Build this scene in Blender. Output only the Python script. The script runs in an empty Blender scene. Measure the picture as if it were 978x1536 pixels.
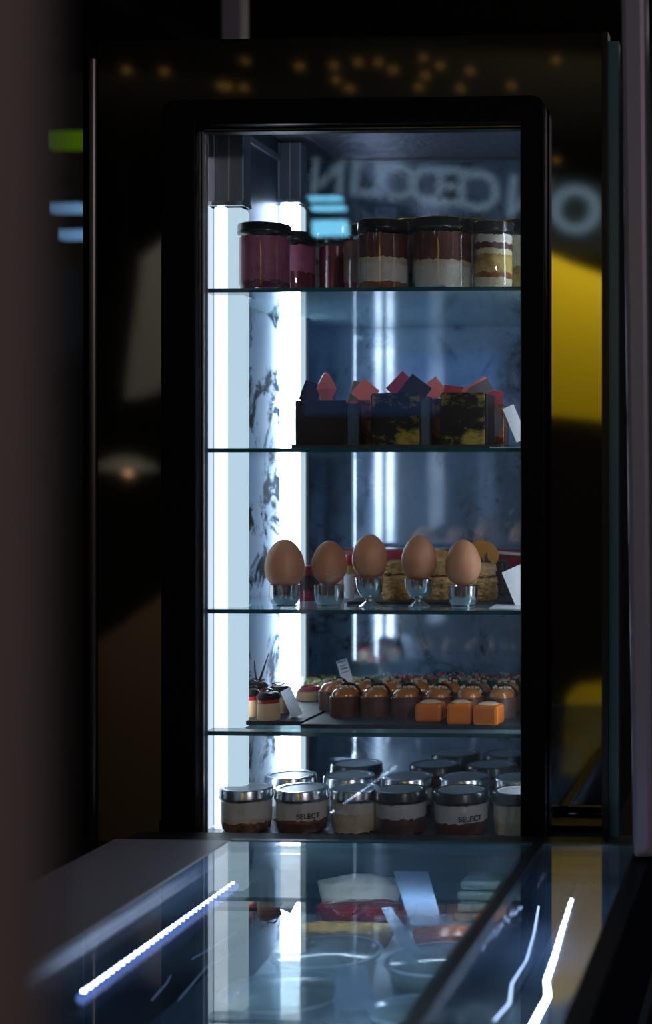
import bpy, bmesh, math, random
from mathutils import Vector, Matrix
random.seed(7)
S = bpy.context.scene
COL = S.collection
PI = math.pi
# ------------------------------------------------------------------ camera
F = 2300.0; PX = 1062.0; PY = 729.0; H = 1.6
YAW = math.atan(118.0 / F)
CA, SA = math.cos(YAW), math.sin(YAW)
cd = bpy.data.cameras.new('camera'); cam = bpy.data.objects.new('camera', cd); COL.objects.link(cam)
cam.location = (0, 0, H); cam.rotation_euler = (PI / 2, 0, YAW)
cd.sensor_fit = 'VERTICAL'; cd.sensor_height = 36; cd.lens = F / 1536 * 36
cd.shift_x = -(PX - 489) / 1536; cd.shift_y = -(768 - PY) / 1536
cd.clip_start = 0.05; cd.clip_end = 60
cd.dof.use_dof = True; cd.dof.focus_distance = 1.87; cd.dof.aperture_fstop = 2.9
cd.dof.aperture_blades = 8
S.camera = cam

def ray(px, py):
    u = (px - PX) / F; v = (PY - py) / F
    return Vector((-SA + CA * u, CA + SA * u, v))
def P(px, py, Y):
    """point of the vertical plane y=Y seen at that place in the photograph"""
    d = ray(px, py); t = Y / d.y
    return Vector((d.x * t, Y, H + d.z * t))
def PZ(px, py, z):
    d = ray(px, py); t = (z - H) / d.z
    return Vector((d.x * t, d.y * t, z))
def X_(px, Y): return P(px, 729, Y).x
def Z_(py, Y, px=550): return P(px, py, Y).z

# ------------------------------------------------------------------ materials
def nodes(name):
    m = bpy.data.materials.new(name); m.use_nodes = True
    nt = m.node_tree; nt.nodes.clear()
    out = nt.nodes.new('ShaderNodeOutputMaterial')
    return m, nt, out
def N(nt, t, **kw):
    n = nt.nodes.new(t)
    for k, v in kw.items(): setattr(n, k, v)
    return n
def coords(nt, scale=(1, 1, 1), obj=True):
    tc = N(nt, 'ShaderNodeTexCoord'); mp = N(nt, 'ShaderNodeMapping')
    mp.inputs['Scale'].default_value = scale
    nt.links.new(tc.outputs['Object'], mp.inputs['Vector'])
    return mp.outputs['Vector']
def pm(name, col, rough=.5, metal=0, coat=0, em=None, es=0, var=None, bump=None, spec=.5, sss=0, stretch=(1, 1, 1), trans=0, alpha=1):
    """principled; var=(scale, colour2, low, high) blotches, bump=(scale, strength)"""
    m, nt, out = nodes(name)
    b = N(nt, 'ShaderNodeBsdfPrincipled')
    nt.links.new(b.outputs[0], out.inputs[0])
    b.inputs['Base Color'].default_value = (*col, 1); b.inputs['Roughness'].default_value = rough
    b.inputs['Metallic'].default_value = metal; b.inputs['Coat Weight'].default_value = coat
    b.inputs['Coat Roughness'].default_value = .08
    b.inputs['Specular IOR Level'].default_value = spec
    b.inputs['Transmission Weight'].default_value = trans
    if sss:
        b.inputs['Subsurface Weight'].default_value = sss; b.inputs['Subsurface Scale'].default_value = .01
        b.inputs['Subsurface Radius'].default_value = (1, .5, .3)
    if em: b.inputs['Emission Color'].default_value = (*em, 1); b.inputs['Emission Strength'].default_value = es
    if var:
        v = coords(nt, stretch); no = N(nt, 'ShaderNodeTexNoise')
        no.inputs['Scale'].default_value = var[0]; no.inputs['Detail'].default_value = 6
        no.inputs['Roughness'].default_value = .65
        rp = N(nt, 'ShaderNodeValToRGB'); rp.color_ramp.elements[0].position = var[2]; rp.color_ramp.elements[1].position = var[3]
        rp.color_ramp.elements[0].color = (*col, 1); rp.color_ramp.elements[1].color = (*var[1], 1)
        nt.links.new(v, no.inputs['Vector']); nt.links.new(no.outputs[0], rp.inputs[0]); nt.links.new(rp.outputs[0], b.inputs['Base Color'])
    if bump:
        v = coords(nt, stretch); no = N(nt, 'ShaderNodeTexNoise'); no.inputs['Scale'].default_value = bump[0]; no.inputs['Detail'].default_value = 4
        bp = N(nt, 'ShaderNodeBump'); bp.inputs['Strength'].default_value = bump[1]; bp.inputs['Distance'].default_value = .004
        nt.links.new(v, no.inputs['Vector']); nt.links.new(no.outputs[0], bp.inputs['Height']); nt.links.new(bp.outputs[0], b.inputs['Normal'])
    return m
def schlick(nt, f0):
    g = N(nt, 'ShaderNodeNewGeometry'); d = N(nt, 'ShaderNodeVectorMath', operation='DOT_PRODUCT')
    nt.links.new(g.outputs['Incoming'], d.inputs[0]); nt.links.new(g.outputs['Normal'], d.inputs[1])
    a = N(nt, 'ShaderNodeMath', operation='ABSOLUTE'); nt.links.new(d.outputs['Value'], a.inputs[0])
    s = N(nt, 'ShaderNodeMath', operation='SUBTRACT'); s.inputs[0].default_value = 1; nt.links.new(a.outputs[0], s.inputs[1])
    p = N(nt, 'ShaderNodeMath', operation='POWER'); nt.links.new(s.outputs[0], p.inputs[0]); p.inputs[1].default_value = 5
    ml = N(nt, 'ShaderNodeMath', operation='MULTIPLY_ADD'); nt.links.new(p.outputs[0], ml.inputs[0]); ml.inputs[1].default_value = 1 - f0; ml.inputs[2].default_value = f0
    ml.use_clamp = True
    return ml.outputs[0]
def glass(name, tint=(1, 1, 1), f0=.04, rough=0.0, haze=0, hazecol=(.6, .8, .85), haze_noise=None):
    """clear pane: straight-through view plus Fresnel mirror; haze = share of pale diffuse"""
    m, nt, out = nodes(name)
    tr = N(nt, 'ShaderNodeBsdfTransparent'); tr.inputs[0].default_value = (*tint, 1)
    gl = N(nt, 'ShaderNodeBsdfGlossy'); gl.inputs['Roughness'].default_value = rough; gl.inputs[0].default_value = (1, 1, 1, 1)
    base = tr.outputs[0]
    if haze:
        df = N(nt, 'ShaderNodeBsdfDiffuse'); df.inputs[0].default_value = (*hazecol, 1)
        tl = N(nt, 'ShaderNodeBsdfTranslucent'); tl.inputs[0].default_value = (*hazecol, 1)
        ad = N(nt, 'ShaderNodeMixShader'); ad.inputs[0].default_value = .5
        nt.links.new(df.outputs[0], ad.inputs[1]); nt.links.new(tl.outputs[0], ad.inputs[2])
        mh = N(nt, 'ShaderNodeMixShader'); mh.inputs[0].default_value = haze
        if haze_noise:
            v = coords(nt, haze_noise[1]); no = N(nt, 'ShaderNodeTexNoise'); no.inputs['Scale'].default_value = haze_noise[0]; no.inputs['Detail'].default_value = 8
            rp = N(nt, 'ShaderNodeMapRange'); rp.inputs[1].default_value = .4; rp.inputs[2].default_value = .75
            rp.inputs[3].default_value = 0; rp.inputs[4].default_value = haze
            nt.links.new(v, no.inputs['Vector']); nt.links.new(no.outputs[0], rp.inputs[0]); nt.links.new(rp.outputs[0], mh.inputs[0])
        nt.links.new(tr.outputs[0], mh.inputs[1]); nt.links.new(ad.outputs[0], mh.inputs[2]); base = mh.outputs[0]
    mx = N(nt, 'ShaderNodeMixShader'); nt.links.new(schlick(nt, f0), mx.inputs[0])
    nt.links.new(base, mx.inputs[1]); nt.links.new(gl.outputs[0], mx.inputs[2]); nt.links.new(mx.outputs[0], out.inputs[0])
    return m
def grimy_mirror(name, mirror=(.7, .74, .8), rough=.05, film=(.45, .55, .66), filmamt=(.1, .6), stain=(.05, .06, .09), s1=6, s2=14, th=(.58, .66), filmrough=.6, filmspec=.1):
    """polished steel under a film of frost with dark worn patches"""
    m, nt, out = nodes(name)
    v = coords(nt)
    gl = N(nt, 'ShaderNodeBsdfGlossy'); gl.inputs[0].default_value = (*mirror, 1); gl.inputs['Roughness'].default_value = rough
    df = N(nt, 'ShaderNodeBsdfPrincipled'); df.inputs['Roughness'].default_value = filmrough; df.inputs['Specular IOR Level'].default_value = filmspec
    n1 = N(nt, 'ShaderNodeTexNoise'); n1.inputs['Scale'].default_value = s1; n1.inputs['Detail'].default_value = 7; n1.inputs['Roughness'].default_value = .6
    n2 = N(nt, 'ShaderNodeTexNoise'); n2.inputs['Scale'].default_value = s2; n2.inputs['Detail'].default_value = 10; n2.inputs['Roughness'].default_value = .7; n2.inputs['Distortion'].default_value = .8
    nt.links.new(v, n1.inputs['Vector']); nt.links.new(v, n2.inputs['Vector'])
    mr = N(nt, 'ShaderNodeMapRange'); mr.inputs[1].default_value = .35; mr.inputs[2].default_value = .65; mr.inputs[3].default_value = filmamt[0]; mr.inputs[4].default_value = filmamt[1]
    nt.links.new(n1.outputs[0], mr.inputs[0])
    rp = N(nt, 'ShaderNodeValToRGB'); rp.color_ramp.elements[0].position = th[0]; rp.color_ramp.elements[1].position = th[1]
    rp.color_ramp.elements[0].color = (*film, 1); rp.color_ramp.elements[1].color = (*stain, 1)
    nt.links.new(n2.outputs[0], rp.inputs[0]); nt.links.new(rp.outputs[0], df.inputs['Base Color'])
    # stains also cover the mirror: raise the film share there
    m2 = N(nt, 'ShaderNodeMapRange'); m2.inputs[1].default_value = th[0]; m2.inputs[2].default_value = th[1]; m2.inputs[3].default_value = 0; m2.inputs[4].default_value = .75
    nt.links.new(n2.outputs[0], m2.inputs[0])
    mxx = N(nt, 'ShaderNodeMath', operation='MAXIMUM'); nt.links.new(mr.outputs[0], mxx.inputs[0]); nt.links.new(m2.outputs[0], mxx.inputs[1])
    mx = N(nt, 'ShaderNodeMixShader'); nt.links.new(mxx.outputs[0], mx.inputs[0]); nt.links.new(gl.outputs[0], mx.inputs[1]); nt.links.new(df.outputs[0], mx.inputs[2])
    nt.links.new(mx.outputs[0], out.inputs[0])
    return m
def emit(name, col, st):
    m, nt, out = nodes(name); e = N(nt, 'ShaderNodeEmission'); e.inputs[0].default_value = (*col, 1); e.inputs[1].default_value = st
    nt.links.new(e.outputs[0], out.inputs[0]); return m

M = {}
M['frame'] = pm('black_lacquer', (.003, .003, .004), .35, spec=.05)
M['seal'] = pm('rubber_seal', (.012, .014, .014), .55)
M['alu'] = pm('brushed_aluminium', (.55, .6, .64), .3, 1)
M['darkmirror'] = pm('smoked_mirror', (.17, .17, .175), .045, 1, bump=(4, .04), stretch=(1, 1, .5))
M['sidemirror'] = pm('polished_steel_strip', (.6, .63, .68), .03, 1)
M['darksteel'] = pm('dark_steel', (.05, .045, .045), .3, 1, bump=(3, .25), stretch=(1, 1, .4))
M['trimdark'] = pm('dark_trim', (.02, .02, .024), .4)
M['tealtrim'] = pm('teal_edge_trim', (.03, .09, .12), .35)
M['doorglass'] = glass('door_glass', (.98, .99, 1), .05, 0, haze=.03, hazecol=(.7, .85, 1), haze_noise=(3, (1, 1, 1)))  # thin haze over the pane imitates bloom from the lamps
M['shelf'] = glass('shelf_glass', (.78, .93, .95), .05, .02, haze=.55, hazecol=(.5, .75, .84))
M['shelfedge'] = pm('glass_edge', (.015, .09, .1), .15, coat=.5)
M['back'] = grimy_mirror('frosted_mirror_back', (.6, .68, .8), .05, (.32, .46, .68), (.25, .7), (.04, .05, .08), 7, 10, (.52, .64))
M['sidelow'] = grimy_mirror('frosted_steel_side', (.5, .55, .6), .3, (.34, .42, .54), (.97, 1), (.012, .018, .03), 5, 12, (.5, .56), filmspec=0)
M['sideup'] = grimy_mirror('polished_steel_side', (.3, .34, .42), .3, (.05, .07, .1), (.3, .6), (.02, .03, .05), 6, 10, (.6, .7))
M['ceil'] = pm('hammered_ceiling_panel', (.5, .46, .55), .3, .8, bump=(60, .8))
M['deck'] = pm('steel_deck', (.35, .4, .45), .3, .8)
M['rightwall'] = pm('steel_right', (.06, .065, .075), .5, .2)
M['housing'] = pm('lamp_housing', (.3, .34, .4), .35, .6)
M['tube'] = emit('lamp_tube', (.72, .86, 1), 13)
M['diff'] = emit('lamp_diffuser', (.64, .86, 1), .86)
M['tuberear'] = emit('lamp_tube_back', (.75, .88, 1), 5)
M['tuber'] = emit('lamp_tube_right', (.8, .9, 1), 12)
M['filltube'] = emit('fill_tube', (.6, .78, 1), 30)
M['tube2'] = emit('lamp_tube_front', (.78, .9, 1), 1.5)
M['jarglass'] = glass('jar_glass', (.96, .98, .99), .06, .03)
M['lid_silver'] = pm('silver_lid', (.62, .66, .7), .22, 1, bump=(12, .08))
M['lid_black'] = pm('black_lid', (.012, .014, .02), .3, 0, coat=.3)
M['lidtop'] = pm('lid_top_paint', (.4, .46, .54), .4, .3)
M['gold'] = pm('glint_rim', (.75, .5, .1), .15, 1)
M['magenta'] = pm('berry_cream', (.46, .12, .22), .5, var=(30, (.3, .03, .09), .4, .7))
M['darkred'] = pm('dark_berry_jelly', (.16, .012, .03), .2)
M['cream'] = pm('cream', (.72, .62, .42), .5, var=(60, (.5, .36, .18), .5, .7))
M['white_cream'] = pm('white_cream', (.75, .72, .64), .5, var=(50, (.55, .45, .3), .5, .75))
M['yellow_cake'] = pm('yellow_sponge', (.6, .42, .1), .7, var=(50, (.38, .2, .04), .45, .65), bump=(90, .5))
M['rust'] = pm('caramel_layer', (.28, .08, .015), .5)
M['brown'] = pm('brown_mousse', (.17, .06, .035), .6, var=(30, (.07, .025, .015), .4, .7))
M['choc'] = pm('dark_chocolate', (.02, .01, .009), .42, spec=.3)
M['choc_mid'] = pm('milk_chocolate', (.12, .05, .035), .4)
M['crumb'] = pm('brown_crumble', (.3, .11, .05), .8, var=(120, (.08, .03, .015), .45, .6), bump=(150, 1))
M['marble'] = pm('gold_marbled_chocolate', (.012, .009, .008), .45, spec=.3, var=(22, (.42, .34, .05), .5, .62), stretch=(1, 1, 1.6))
M['salmon'] = pm('salmon_chocolate', (.85, .2, .12), .4)
M['pinkred'] = pm('raspberry_shard', (.45, .03, .06), .4)
M['olive'] = pm('olive_shard', (.16, .16, .05), .5)
M['greyshard'] = pm('grey_shard', (.12, .1, .11), .4)
M['copper'] = pm('copper_leaf', (.5, .2, .1), .35, .6, var=(60, (.12, .03, .02), .45, .6))
M['slate'] = pm('slate', (.028, .028, .034), .6, bump=(60, .4))
M['eggshell'] = pm('brown_eggshell', (.74, .36, .2), .45, sss=.1, var=(5, (.54, .21, .1), .4, .7), bump=(200, .05))
M['eggshell_speckled'] = pm('eggshell_speckled', (.6, .27, .14), .5, sss=.1, var=(26, (.78, .55, .42), .56, .66))
M['cup'] = pm('polished_cup', (.7, .71, .73), .2, 1)
M['choux'] = pm('golden_choux', (.78, .5, .2), .7, var=(45, (.42, .2, .05), .45, .62), bump=(70, 1))
M['redglaze'] = pm('red_glaze', (.3, .012, .025), .3, coat=.5, var=(20, (.06, .008, .012), .45, .7))
M['orangedisc'] = pm('orange_chocolate_disc', (.72, .3, .04), .4)
M['paper'] = pm('white_card', (.82, .85, .9), .6)
M['ink'] = pm('ink', (.02, .02, .03), .6)
M['orange'] = pm('orange_glaze', (.95, .25, .02), .28, coat=.4, sss=.15)
M['whitetop'] = pm('white_topping', (.9, .72, .45), .6, var=(60, (.7, .4, .15), .5, .65))
M['caramel'] = pm('caramel_dome', (.5, .17, .03), .2, coat=.8)
M['nut'] = pm('nut_crumble', (.7, .52, .35), .8, bump=(120, 1))
M['vanilla'] = pm('vanilla_cake', (.7, .46, .26), .55)
M['darkgreen'] = pm('dark_green_cake', (.02, .06, .045), .5, var=(40, (.07, .11, .06), .5, .7))
M['berry'] = pm('red_berry', (.5, .015, .03), .3, coat=.4)
M['sugar'] = pm('white_crumb', (.8, .72, .66), .8)
M['herb'] = pm('pistachio_topping', (.42, .45, .2), .6, var=(60, (.1, .17, .06), .4, .6), bump=(80, .8))
M['twig'] = pm('chocolate_twig', (.035, .015, .012), .4)
M['counterdark'] = pm('dark_stone_ledge', (.3, .3, .38), .35, spec=.5, bump=(10, .03))
M['countertop'] = glass('counter_glass', (.93, .97, .97), .045, .012, haze=.32, hazecol=(.3, .55, .75), haze_noise=(7, (1, 1, 1)))  # blue haze put in for the hazy reflection over the food
M['countertop2'] = glass('counter_side_glass', (.9, .95, .98), .045, .012, haze=.22, hazecol=(.3, .5, .8), haze_noise=(7, (1, 1, 1)))  # blue haze put in here too, veiling the reflections
M['casewall'] = pm('blue_case_wall', (.004, .009, .024), .5, spec=.2)
M['casewall2'] = pm('wavy_steel_wall', (.12, .16, .26), .1, 1, bump=(6, 1.4), stretch=(.3, 1.4, .3))
M['casedeck'] = pm('blue_case_deck', (.1, .16, .24), .35, .3)
M['sheet'] = pm('white_foil_sheet', (.66, .76, .86), .5, var=(25, (.5, .62, .78), .45, .6))
M['led'] = emit('led_diode', (.62, .74, 1), 42)
M['ledbase'] = emit('led_cover_glow', (.2, .32, 1), .9)
M['reflfaint'] = emit('faint_reflection', (.3, .5, 1), .25)
M['reflsoft'] = emit('soft_reflection', (.5, .66, 1), 3.2)
M['clearlid'] = glass('clear_plastic', (.9, .94, .97), .1, .08, haze=.35, hazecol=(.6, .75, .85))
M['berrypie'] = pm('red_pie', (.2, .008, .025), .25, coat=.6, var=(30, (.12, .005, .02), .4, .7))
M['orangepie'] = pm('orange_pie', (.6, .13, .02), .35, coat=.4, var=(40, (.3, .04, .01), .4, .65))
M['sesame'] = pm('sesame_cream', (.6, .64, .66), .6, var=(90, (.12, .14, .16), .6, .68))
M['tart'] = pm('golden_tart', (.55, .36, .1), .5, var=(30, (.2, .1, .03), .4, .65))
M['leek'] = pm('green_layers', (.2, .25, .18), .5, var=(20, (.07, .1, .1), .4, .65), stretch=(1, 1, 4))
M['roomdark'] = pm('dark_plaster', (.035, .03, .024), .8)
M['ceiling'] = pm('brown_ceiling', (.06, .048, .026), .8)
M['floor'] = pm('dark_floor', (.03, .028, .03), .4)
M['beam'] = pm('black_beam', (.006, .005, .005), .7)
M['postgrey'] = pm('grey_painted_post', (.2, .18, .22), .5)
M['pillar'] = pm('taupe_plaster', (.065, .05, .056), .8)
M['postpurple'] = pm('grey_metal_post', (.2, .19, .25), .4, .2)
M['tealglass'] = pm('teal_glass', (.03, .07, .09), .15, .0, coat=.5)
M['yellow'] = pm('yellow_vinyl', (.95, .68, .0), .6)
M['letter'] = emit('sign_letter', (.5, .76, .95), 1.1)
M['signboard'] = pm('sign_board', (.02, .025, .03), .6)
M['bulb'] = emit('amber_bulb', (1, .5, .1), .8)
M['wire'] = pm('wire', (.01, .01, .01), .6)
M['green'] = emit('green_sign_face', (.2, .45, .0), .16)
M['cyan'] = emit('cyan_tube', (.2, .68, 1), 9)
M['cyandim'] = emit('blue_tube', (.2, .42, .75), .5)
M['bluescreen'] = emit('blue_screen', (.06, .2, .62), .4)
M['linen'] = pm('beige_linen', (.6, .56, .5), .8, bump=(8, .5))
M['wood'] = pm('brown_wood', (.25, .16, .1), .6)
M['shade'] = pm('pale_lamp_shade', (.7, .66, .58), .6)
M['warm'] = emit('warm_bulb', (1, .55, .25), 5)
M['skin'] = pm('skin', (.5, .28, .2), .6)

# ------------------------------------------------------------------ mesh helpers
class MB:
    def __init__(s): s.bm = bmesh.new(); s.mats = []; s.mi = 0
    def mat(s, m):
        if m not in s.mats: s.mats.append(m)
        s.mi = s.mats.index(m); return s
    def _new(s, v0, f0n, smooth):
        s.bm.faces.ensure_lookup_table()
        for f in s.bm.faces[f0n:]: f.material_index = s.mi; f.smooth = smooth
    def box(s, lo, hi, rot=None, at=None):
        n = len(s.bm.faces)
        c = [Vector((x, y, z)) for x in (lo[0], hi[0]) for y in (lo[1], hi[1]) for z in (lo[2], hi[2])]
        if rot is not None:
            o = Vector(at) if at is not None else Vector([(a + b) / 2 for a, b in zip(lo, hi)])
            c = [rot @ (p - o) + o for p in c]
        v = [s.bm.verts.new(p) for p in c]
        for f in ((0, 1, 3, 2), (4, 6, 7, 5), (0, 4, 5, 1), (2, 3, 7, 6), (0, 2, 6, 4), (1, 5, 7, 3)):
            s.bm.faces.new([v[i] for i in f])
        s._new(0, n, False); return s
    def prism(s, pts, off):
        """closed polygon pts (3-D) extruded by off"""
        n = len(s.bm.faces); off = Vector(off)
        a = [s.bm.verts.new(p) for p in pts]; b = [s.bm.verts.new(Vector(p) + off) for p in pts]
        s.bm.faces.new(a); s.bm.faces.new(b[::-1])
        for i in range(len(a)):
            j = (i + 1) % len(a); s.bm.faces.new((a[j], a[i], b[i], b[j]))
        s._new(0, n, False); return s
    def lathe(s, prof, c=(0, 0, 0), seg=40, wob=0, sx=1, sy=1):
        """prof: list of (r, z[, material]); the material holds from that point on"""
        c = Vector(c); rings = []
        for p in prof:
            r, z = p[0], p[1]
            if r < 1e-6: rings.append([s.bm.verts.new(c + Vector((0, 0, z)))])
            else: rings.append([s.bm.verts.new(c + Vector((r * sx * math.cos(2 * PI * k / seg), r * sy * math.sin(2 * PI * k / seg), z + (random.uniform(-wob, wob) if wob else 0)))) for k in range(seg)])
        for i in range(len(rings) - 1):
            if len(prof[i]) > 2: s.mat(prof[i][2])
            n = len(s.bm.faces); a, b = rings[i], rings[i + 1]
            for k in range(seg):
                j = (k + 1) % seg
                if len(a) == 1 and len(b) == 1: continue
                if len(a) == 1: s.bm.faces.new((a[0], b[j], b[k]))
                elif len(b) == 1: s.bm.faces.new((a[k], a[j], b[0]))
                else: s.bm.faces.new((a[k], a[j], b[j], b[k]))
            s._new(0, n, True)
        return s
    def tube(s, pts, r, seg=8, closed=False):
        n = len(s.bm.faces); pts = [Vector(p) for p in pts]; rings = []
        for i, p in enumerate(pts):
            t = (pts[min(i + 1, len(pts) - 1)] - pts[max(i - 1, 0)]).normalized()
            u = t.cross(Vector((0, 0, 1)));
            if u.length < .01: u = t.cross(Vector((0, 1, 0)))
            u.normalize(); w = t.cross(u)
            rr = r[i] if isinstance(r, (list, tuple)) else r
            rings.append([s.bm.verts.new(p + (u * math.cos(2 * PI * k / seg) + w * math.sin(2 * PI * k / seg)) * rr) for k in range(seg)])
        for a, b in zip(rings, rings[1:]):
            for k in range(seg): s.bm.faces.new((a[k], a[(k + 1) % seg], b[(k + 1) % seg], b[k]))
        s.bm.faces.new(rings[0]); s.bm.faces.new(rings[-1][::-1])
        s._new(0, n, True); return s
    def ball(s, c, r, sc=(1, 1, 1), seg=16, rows=10, jit=0):
        n = len(s.bm.faces)
        g = bmesh.ops.create_uvsphere(s.bm, u_segments=seg, v_segments=rows, radius=1)
        for v in g['verts']:
            k = 1 + random.uniform(-jit, jit)
            v.co = Vector(c) + Vector((v.co.x * r * sc[0] * k, v.co.y * r * sc[1] * k, v.co.z * r * sc[2] * k))
        s._new(0, n, True); return s
def link(name, mb, parent=None, bevel=0, sub=0, loc=None, world=False, autosmooth=True):
    me = bpy.data.meshes.new(name)
    if world and parent is not None:
        r = parent
        off = Vector(r.location) + (Vector(r.parent.location) if r.parent else Vector())
        bmesh.ops.translate(mb.bm, verts=mb.bm.verts, vec=-off)
    if loc is not None and world: bmesh.ops.translate(mb.bm, verts=mb.bm.verts, vec=-Vector(loc))
    bmesh.ops.recalc_face_normals(mb.bm, faces=mb.bm.faces)
    for e in mb.bm.edges:
        if len(e.link_faces) == 2 and e.calc_face_angle(0) > .6: e.smooth = False
    mb.bm.to_mesh(me); mb.bm.free()
    for m in mb.mats: me.materials.append(m)
    o = bpy.data.objects.new(name, me); COL.objects.link(o)
    if parent is not None: o.parent = parent
    if loc is not None: o.location = loc
    if bevel:
        b = o.modifiers.new('bevel', 'BEVEL'); b.width = bevel; b.segments = 2; b.limit_method = 'ANGLE'; b.angle_limit = .7
    if sub:
        b = o.modifiers.new('subdivision', 'SUBSURF'); b.levels = sub; b.render_levels = sub
    return o
def tag(o, label, cat, group=None, kind=None):
    o['label'] = label; o['category'] = cat
    if group: o['group'] = group
    if kind: o['kind'] = kind
    return o
def thing(name, label, cat, loc=(0, 0, 0), rz=0, group=None):
    o = bpy.data.objects.new(name, None); COL.objects.link(o); o.empty_display_size = .02
    o.location = loc; o.rotation_euler = (0, 0, rz)
    return tag(o, label, cat, group)
def copy_tree(o, parent=None):
    c = o.copy(); COL.objects.link(c)
    if parent is not None: c.parent = parent
    for ch in [x for x in bpy.data.objects if x.parent == o]: copy_tree(ch, c)
    return c
def struct(name, mb, m=None, **kw):
    o = link(name, mb, **kw); o['kind'] = 'structure'; return o
def box(m, lo, hi, **k): return MB().mat(m).box(lo, hi, **k)
def text_mesh(body, size, mat, extrude=.001, bold=0):
    cu = bpy.data.curves.new('t', 'FONT'); cu.body = body; cu.size = size; cu.extrude = extrude; cu.offset = bold
    cu.align_x = 'CENTER'; cu.align_y = 'CENTER'
    o = bpy.data.objects.new('t', cu); COL.objects.link(o)
    dg = bpy.context.evaluated_depsgraph_get(); me = bpy.data.meshes.new_from_object(o.evaluated_get(dg))
    bpy.data.objects.remove(o); bpy.data.curves.remove(cu)
    me.materials.clear(); me.materials.append(mat); return me
def RX(a): return Matrix.Rotation(a, 3, 'X')
def RY(a): return Matrix.Rotation(a, 3, 'Y')
def RZ(a): return Matrix.Rotation(a, 3, 'Z')

# ------------------------------------------------------------------ main dimensions
YG = 1.79            # door glass
YS = 1.815           # front edge of the shelves
YB = 2.235           # back mirror of the cabinet
XW = -.705           # left inner wall
XR = X_(838, 1.80)   # right inner wall
ZC = Z_(122, 1.8) # ceiling inside
Z1 = Z_(431, YS)
Z2 = Z_(672, YS)
Z3 = Z_(915, YS)
Z4 = Z_(1099, YS)
Z5 = Z_(1258, YS)
ZT = Z_(1262, 1.695)         # counter glass top
ZD = ZT - .13        # counter deck

# ------------------------------------------------------------------ the room
ZR = 2.76
struct('floor', box(M['floor'], (-4, -3.2, -.05), (3, 4.05, 0)))
struct('ceiling', box(M['ceiling'], (-4, -3.2, ZR), (3, 4.05, ZR + .05)))
struct('wall_back', box(M['roomdark'], (-4, 4.0, 0), (3, 4.05, ZR)))
struct('wall_left', box(M['roomdark'], (-4.05, -3.2, 0), (-4, 4.05, ZR)))
struct('wall_right', box(M['roomdark'], (3, -3.2, 0), (3.05, 4.05, ZR)))
struct('wall_front', box(M['roomdark'], (-4, -3.25, 0), (3, -3.2, ZR)))
# dark beam crossing the ceiling towards the back wall
a, b = PZ(165, -3, ZR - .01), PZ(285, 58, ZR - .01)
d = (b - a); a2 = a - d * 1.5; b2 = b + d * .3; w = Vector((.07, .0, 0))
struct('trim_1', MB().mat(M['beam']).prism([a2 - w, b2 - w, b2 + w, a2 + w], (0, 0, -.05)))
# thin post behind the cabinet reaching the ceiling
yp = 2.6
o = link('metal_post', box(M['postgrey'], (X_(331, yp), yp, 0), (X_(362, yp), yp + .04, ZR)), bevel=.004)
tag(o, 'slim grey post rising to the ceiling behind the tall cabinet', 'post')
# right-hand post beside the cabinet
yq = 1.62
pl = [P(930, 0, yq), P(968, 0, yq), P(980, 1230, yq), P(948, 1230, yq)]
d0 = (pl[3] - pl[0]) / (pl[3].z - pl[0].z); d1 = (pl[2] - pl[1]) / (pl[2].z - pl[1].z)
up, dn = ZR, 1.205
pts = [pl[0] + d0 * (up - pl[0].z), pl[1] + d1 * (up - pl[1].z), pl[1] + d1 * (dn - pl[1].z), pl[0] + d0 * (dn - pl[0].z)]
o = link('metal_post', MB().mat(M['postpurple']).prism(pts, (0, .05, 0)), bevel=.006)
tag(o, 'wide purplish grey metal post at the right edge, beside the cabinet', 'post')
# foreground pillar (far out of focus, left edge)
yl = .31
o = link('pillar', box(M['pillar'], (X_(-300, yl), yl, 0), (X_(48, yl), yl + .012, ZR)), bevel=.003)
tag(o, 'blurred taupe pillar close to the camera at the left edge', 'pillar')

# ------------------------------------------------------------------ tall refrigerated cabinet
YF = 1.765
cab = thing('display_cabinet', 'tall black framed refrigerated display cabinet with lit glass shelves', 'display cabinet', (X_(530, 1.8), 2.0, ZT - .06))
def ring(mb, x0, x1, z0, z1, ix0, ix1, iz0, iz1, y0, y1, rad):
    """rounded outer rectangle with a rectangular opening, extruded y0..y1"""
    def rr(x0, x1, z0, z1, r, n):
        pts = []
        for cx, cz, a0 in ((x1 - r, z1 - r, 0), (x0 + r, z1 - r, 90), (x0 + r, z0 + r, 180), (x1 - r, z0 + r, 270)):
            for k in range(n): a = math.radians(a0 + 90 * k / (n - 1)); pts.append((cx + r * math.cos(a), cz + r * math.sin(a)))
        return pts
    O = rr(x0, x1, z0, z1, rad, 8); I = rr(ix0, ix1, iz0, iz1, .0012, 8); n = len(O)
    V = {}
    for y in (y0, y1):
        for k, L in (('o', O), ('i', I)): V[k, y] = [mb.bm.verts.new((p[0], y, p[1])) for p in L]
    nf = len(mb.bm.faces)
    for i in range(n):
        j = (i + 1) % n
        mb.bm.faces.new((V['o', y0][i], V['o', y0][j], V['i', y0][j], V['i', y0][i]))
        mb.bm.faces.new((V['o', y1][i], V['i', y1][i], V['i', y1][j], V['o', y1][j]))
        mb.bm.faces.new((V['o', y0][i], V['o', y1][i], V['o', y1][j], V['o', y0][j]))
        mb.bm.faces.new((V['i', y0][i], V['i', y0][j], V['i', y1][j], V['i', y1][i]))
    mb._new(0, nf, False)
ZFB = ZT + .004
fx0, fx1, fz1 = X_(241, YF), X_(817, YF), Z_(146, YF)
gx0, gx1, gz1, gz0 = X_(293, YF), X_(781, YF), Z_(184, YF), Z_(1270, YF)
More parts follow.
